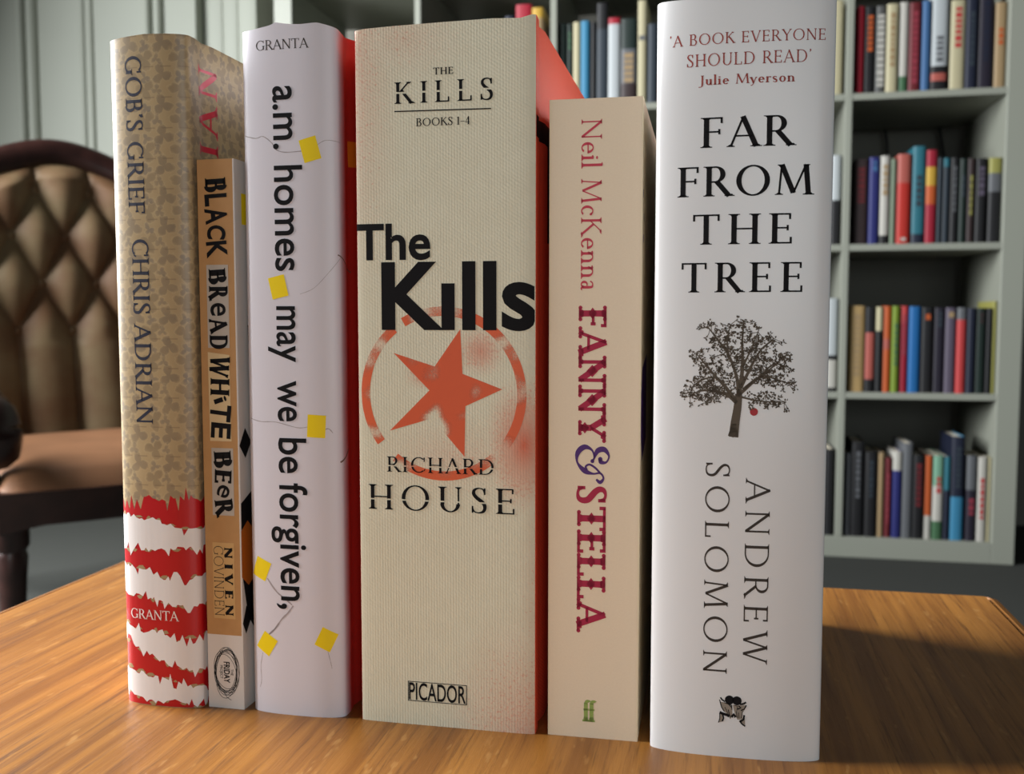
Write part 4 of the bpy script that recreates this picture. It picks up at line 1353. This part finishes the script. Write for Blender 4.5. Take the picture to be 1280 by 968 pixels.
def build_chair():
    root = thing('button_back_chair', 'low button-back chair in brown leather with a dark wood frame', 'chair', CH_LOC, R(CH_ROT))
    W = .30

    def top_z(x):
        a = min(1, abs(x) / .22)
        z = .965 - .032 * (1 - math.cos(PI * a * .9))
        if abs(x) > .22:
            q = min(1, (abs(x) - .22) / (W - .22))
            z -= .30 * q * q * (.4 + .6 * q)
        return z

    def back_y(x, z):      # the back rakes and wraps round a little; front is -y
        return .16 * max(0, z - .32) - .55 * x * x

    sx, sz, zl = .112, .205, .55     # button spacing and the lowest row
    x_off = .0
    buttons = []
    for j in range(0, 4):
        for i in range(-3, 4):
            x = x_off + sx * (i + (.5 if j % 2 else 0))
            z = zl + sz / 2 * j
            if abs(x) < W - .055 and z < top_z(x) - .085:
                buttons.append((x, z))

    def tuft(x, z):
        xx, q = (x - x_off) / sx, (z - zl) / (sz / 2)
        dia = abs(math.sin(PI * (xx / 1 + q / 2)) * math.sin(PI * (xx / 1 - q / 2))) ** .45
        fold = abs(math.sin(PI * xx)) ** .45
        if z < zl:
            k = min(1, (zl - z) / .03)
            v = dia * (1 - k) + fold * k
        else:
            zt = zl + 3 * sz / 2
            k = min(1, max(0, (z - zt) / .03))
            v = dia * (1 - k) + abs(math.cos(PI * xx)) ** .45 * k
        return .036 * v
    bm = bmesh.new()
    nx, nz = 96, 110
    grid = []
    for i in range(nx + 1):
        x = (-1 + 2 * i / nx) * (W - .03)
        col_ = []
        zt = top_z(x) - .045
        for k in range(nz + 1):
            z = .30 + (zt - .30) * k / nz
            e = min(1, min(i, nx - i) / 7) * min(1, (nz - k) / 6) * min(1, k / 3 + .4)
            col_.append(bm.verts.new((x, back_y(x, z) - .012 - tuft(x, z) * e ** .6, z)))
        grid.append(col_)
    for i in range(nx):
        for k in range(nz):
            bm.faces.new((grid[i][k], grid[i + 1][k], grid[i + 1][k + 1], grid[i][k + 1]))
    # rear face of the padding
    rear = [[bm.verts.new((c[k].co.x, back_y(c[k].co.x, c[k].co.z) + .03, c[k].co.z)) for k in (0, nz)] for c in grid]
    for i in range(nx):
        bm.faces.new((rear[i + 1][0], rear[i][0], rear[i][1], rear[i + 1][1]))
        bm.faces.new((grid[i][nz], grid[i + 1][nz], rear[i + 1][1], rear[i][1]))
        bm.faces.new((grid[i + 1][0], grid[i][0], rear[i][0], rear[i + 1][0]))
    up = link_mesh('backrest', bm, M['leather'], root, 0)
    for p in up.data.polygons:
        p.use_smooth = True
    for x, z in buttons:
        bm = bmesh.new()
        y = back_y(x, z) - .016
        prof = [(.001, -.007), (.006, -.006), (.010, -.002), (.011, .002), (.009, .006)]
        lathe(bm, prof, 12)
        bmesh.ops.rotate(bm, verts=bm.verts[:], cent=(0, 0, 0), matrix=Matrix.Rotation(R(-90), 3, 'X'))
        bmesh.ops.translate(bm, verts=bm.verts[:], vec=(x, y, z))
        bmesh.ops.recalc_face_normals(bm, faces=bm.faces)
        link_mesh('button', bm, M['leather'], up)
    # show-wood frame round the back
    path = [(-W + .005, .34)]
    n = 44
    for k in range(n + 1):
        x = -W + 2 * W * k / n
        path.append((x * .985, top_z(x) - .022))
    path.append((W - .005, .34))
    path = [path[0], (-W + .0, .45), (-W, .56)] + path[1:-1] + [(W, .56), (W, .45), path[-1]]
    bm = bmesh.new()
    P3 = [(x, back_y(x, z) - .004, z) for x, z in path]
    rr = [(.026, .026)] * len(P3)
    prof_n = 12
    rings = []
    for i, p in enumerate(P3):
        a, c = Vector(P3[max(i - 1, 0)]), Vector(P3[min(i + 1, len(P3) - 1)])
        d = (c - a).normalized()
        side = d.cross(Vector((0, -1, 0))).normalized()
        out = Vector((0, -1, 0))
        rings.append([bm.verts.new(Vector(p) + side * (.033 * math.cos(2 * PI * k / prof_n)) + out * (.024 * math.sin(2 * PI * k / prof_n))) for k in range(prof_n)])
    for q, s in zip(rings, rings[1:]):
        for k in range(prof_n):
            bm.faces.new((q[k], q[(k + 1) % prof_n], s[(k + 1) % prof_n], s[k]))
    bm.faces.new(rings[0])
    bm.faces.new(rings[-1])
    bmesh.ops.recalc_face_normals(bm, faces=bm.faces)
    link_mesh('back_frame', bm, M['mahogany'], root, 60)
    # seat: trapezoid plan, domed
    bm = bmesh.new()
    n = 28
    rows = []
    for i in range(n + 1):
        s = -1 + 2 * i / n
        r_ = []
        for k in range(n + 1):
            q = k / n
            y = -.03 - q * .50
            hw = .25 + .015 * q
            e = (1 - abs(s) ** 5) * (1 - abs(2 * q - 1) ** 6)
            y -= .03 * (1 - s * s) * q
            r_.append(bm.verts.new((s * hw, y, .290 + .055 * e ** .5)))
        rows.append(r_)
    for i in range(n):
        for k in range(n):
            bm.faces.new((rows[i][k], rows[i][k + 1], rows[i + 1][k + 1], rows[i + 1][k]))
    bmesh.ops.recalc_face_normals(bm, faces=bm.faces)
    if sum(f.normal.z for f in bm.faces) < 0:
        bmesh.ops.reverse_faces(bm, faces=bm.faces)
    link_mesh('seat', bm, M['leather_seat'], root, 70)
    bm = bmesh.new()

    def plan(s, q, o):
        return (s * (.25 + .015 * q + o), -.03 - q * .50 - .03 * (1 - s * s) * q - o * (1 if q > .5 else -1))
    loop = [plan(-1, 0, .006), plan(-1, .25, .006), plan(-1, .5, .006), plan(-1, .75, .006), plan(-1, 1, .006)] + [plan(-1 + .25 * k, 1, .006) for k in range(1, 8)] + [plan(1, 1, .006), plan(1, .75, .006), plan(1, .5, .006), plan(1, .25, .006), plan(1, 0, .006)]
    m_ = len(loop)
    lowz = [.238 if 4 < i < m_ - 5 else .228 for i in range(m_)]
    A = [bm.verts.new((x, y, .294)) for x, y in loop]
    D_ = [bm.verts.new((x, y, lowz[i])) for i, (x, y) in enumerate(loop)]
    for i in range(m_):
        j = (i + 1) % m_
        bm.faces.new((A[i], A[j], D_[j], D_[i]))
    bm.faces.new(A)
    bm.faces.new(D_[::-1])
    bmesh.ops.recalc_face_normals(bm, faces=bm.faces)
    link_mesh('seat_rail', bm, M['mahogany'], root, 40)
    for s in (-1, 1):
        bm = bmesh.new()
        x, y = s * .248, -.51
        lathe(bm, [(.016, 0), (.019, .012), (.017, .03), (.019, .07), (.023, .15), (.026, .185), (.023, .195), (.029, .205), (.029, .29)], 16, (x, y, 0))
        link_mesh('leg', bm, M['mahogany'], root)
        bm = bmesh.new()
        tube(bm, catmull([(s * .25, .10, 0), (s * .252, .05, .1), (s * .258, .0, .22), (s * .27, -.02, .36)], 4), .02, 10)
        link_mesh('leg', bm, M['mahogany'], root)
        # low arm sweeping down from the back into a scroll above the front leg
        bm = bmesh.new()
        tube(bm, catmull([(s * .285, .00, .56), (s * .295, -.10, .50), (s * .305, -.22, .455), (s * .30, -.35, .44), (s * .285, -.44, .435), (s * .28, -.495, .42), (s * .275, -.51, .39), (s * .272, -.49, .365)], 5), [.026] * 10 + [.03] * 8 + [.036] * 4 + [.044] * 4 + [.05] * 10, 12)
        link_mesh('arm', bm, M['mahogany'], root, 60)
        bm = bmesh.new()
        tube(bm, catmull([(s * .278, -.47, .37), (s * .272, -.46, .32), (s * .268, -.48, .25)], 4), [.03, .027, .024, .022, .021, .022, .024, .026, .028], 12)
        link_mesh('arm_post', bm, M['mahogany'], root, 60)


build_chair()
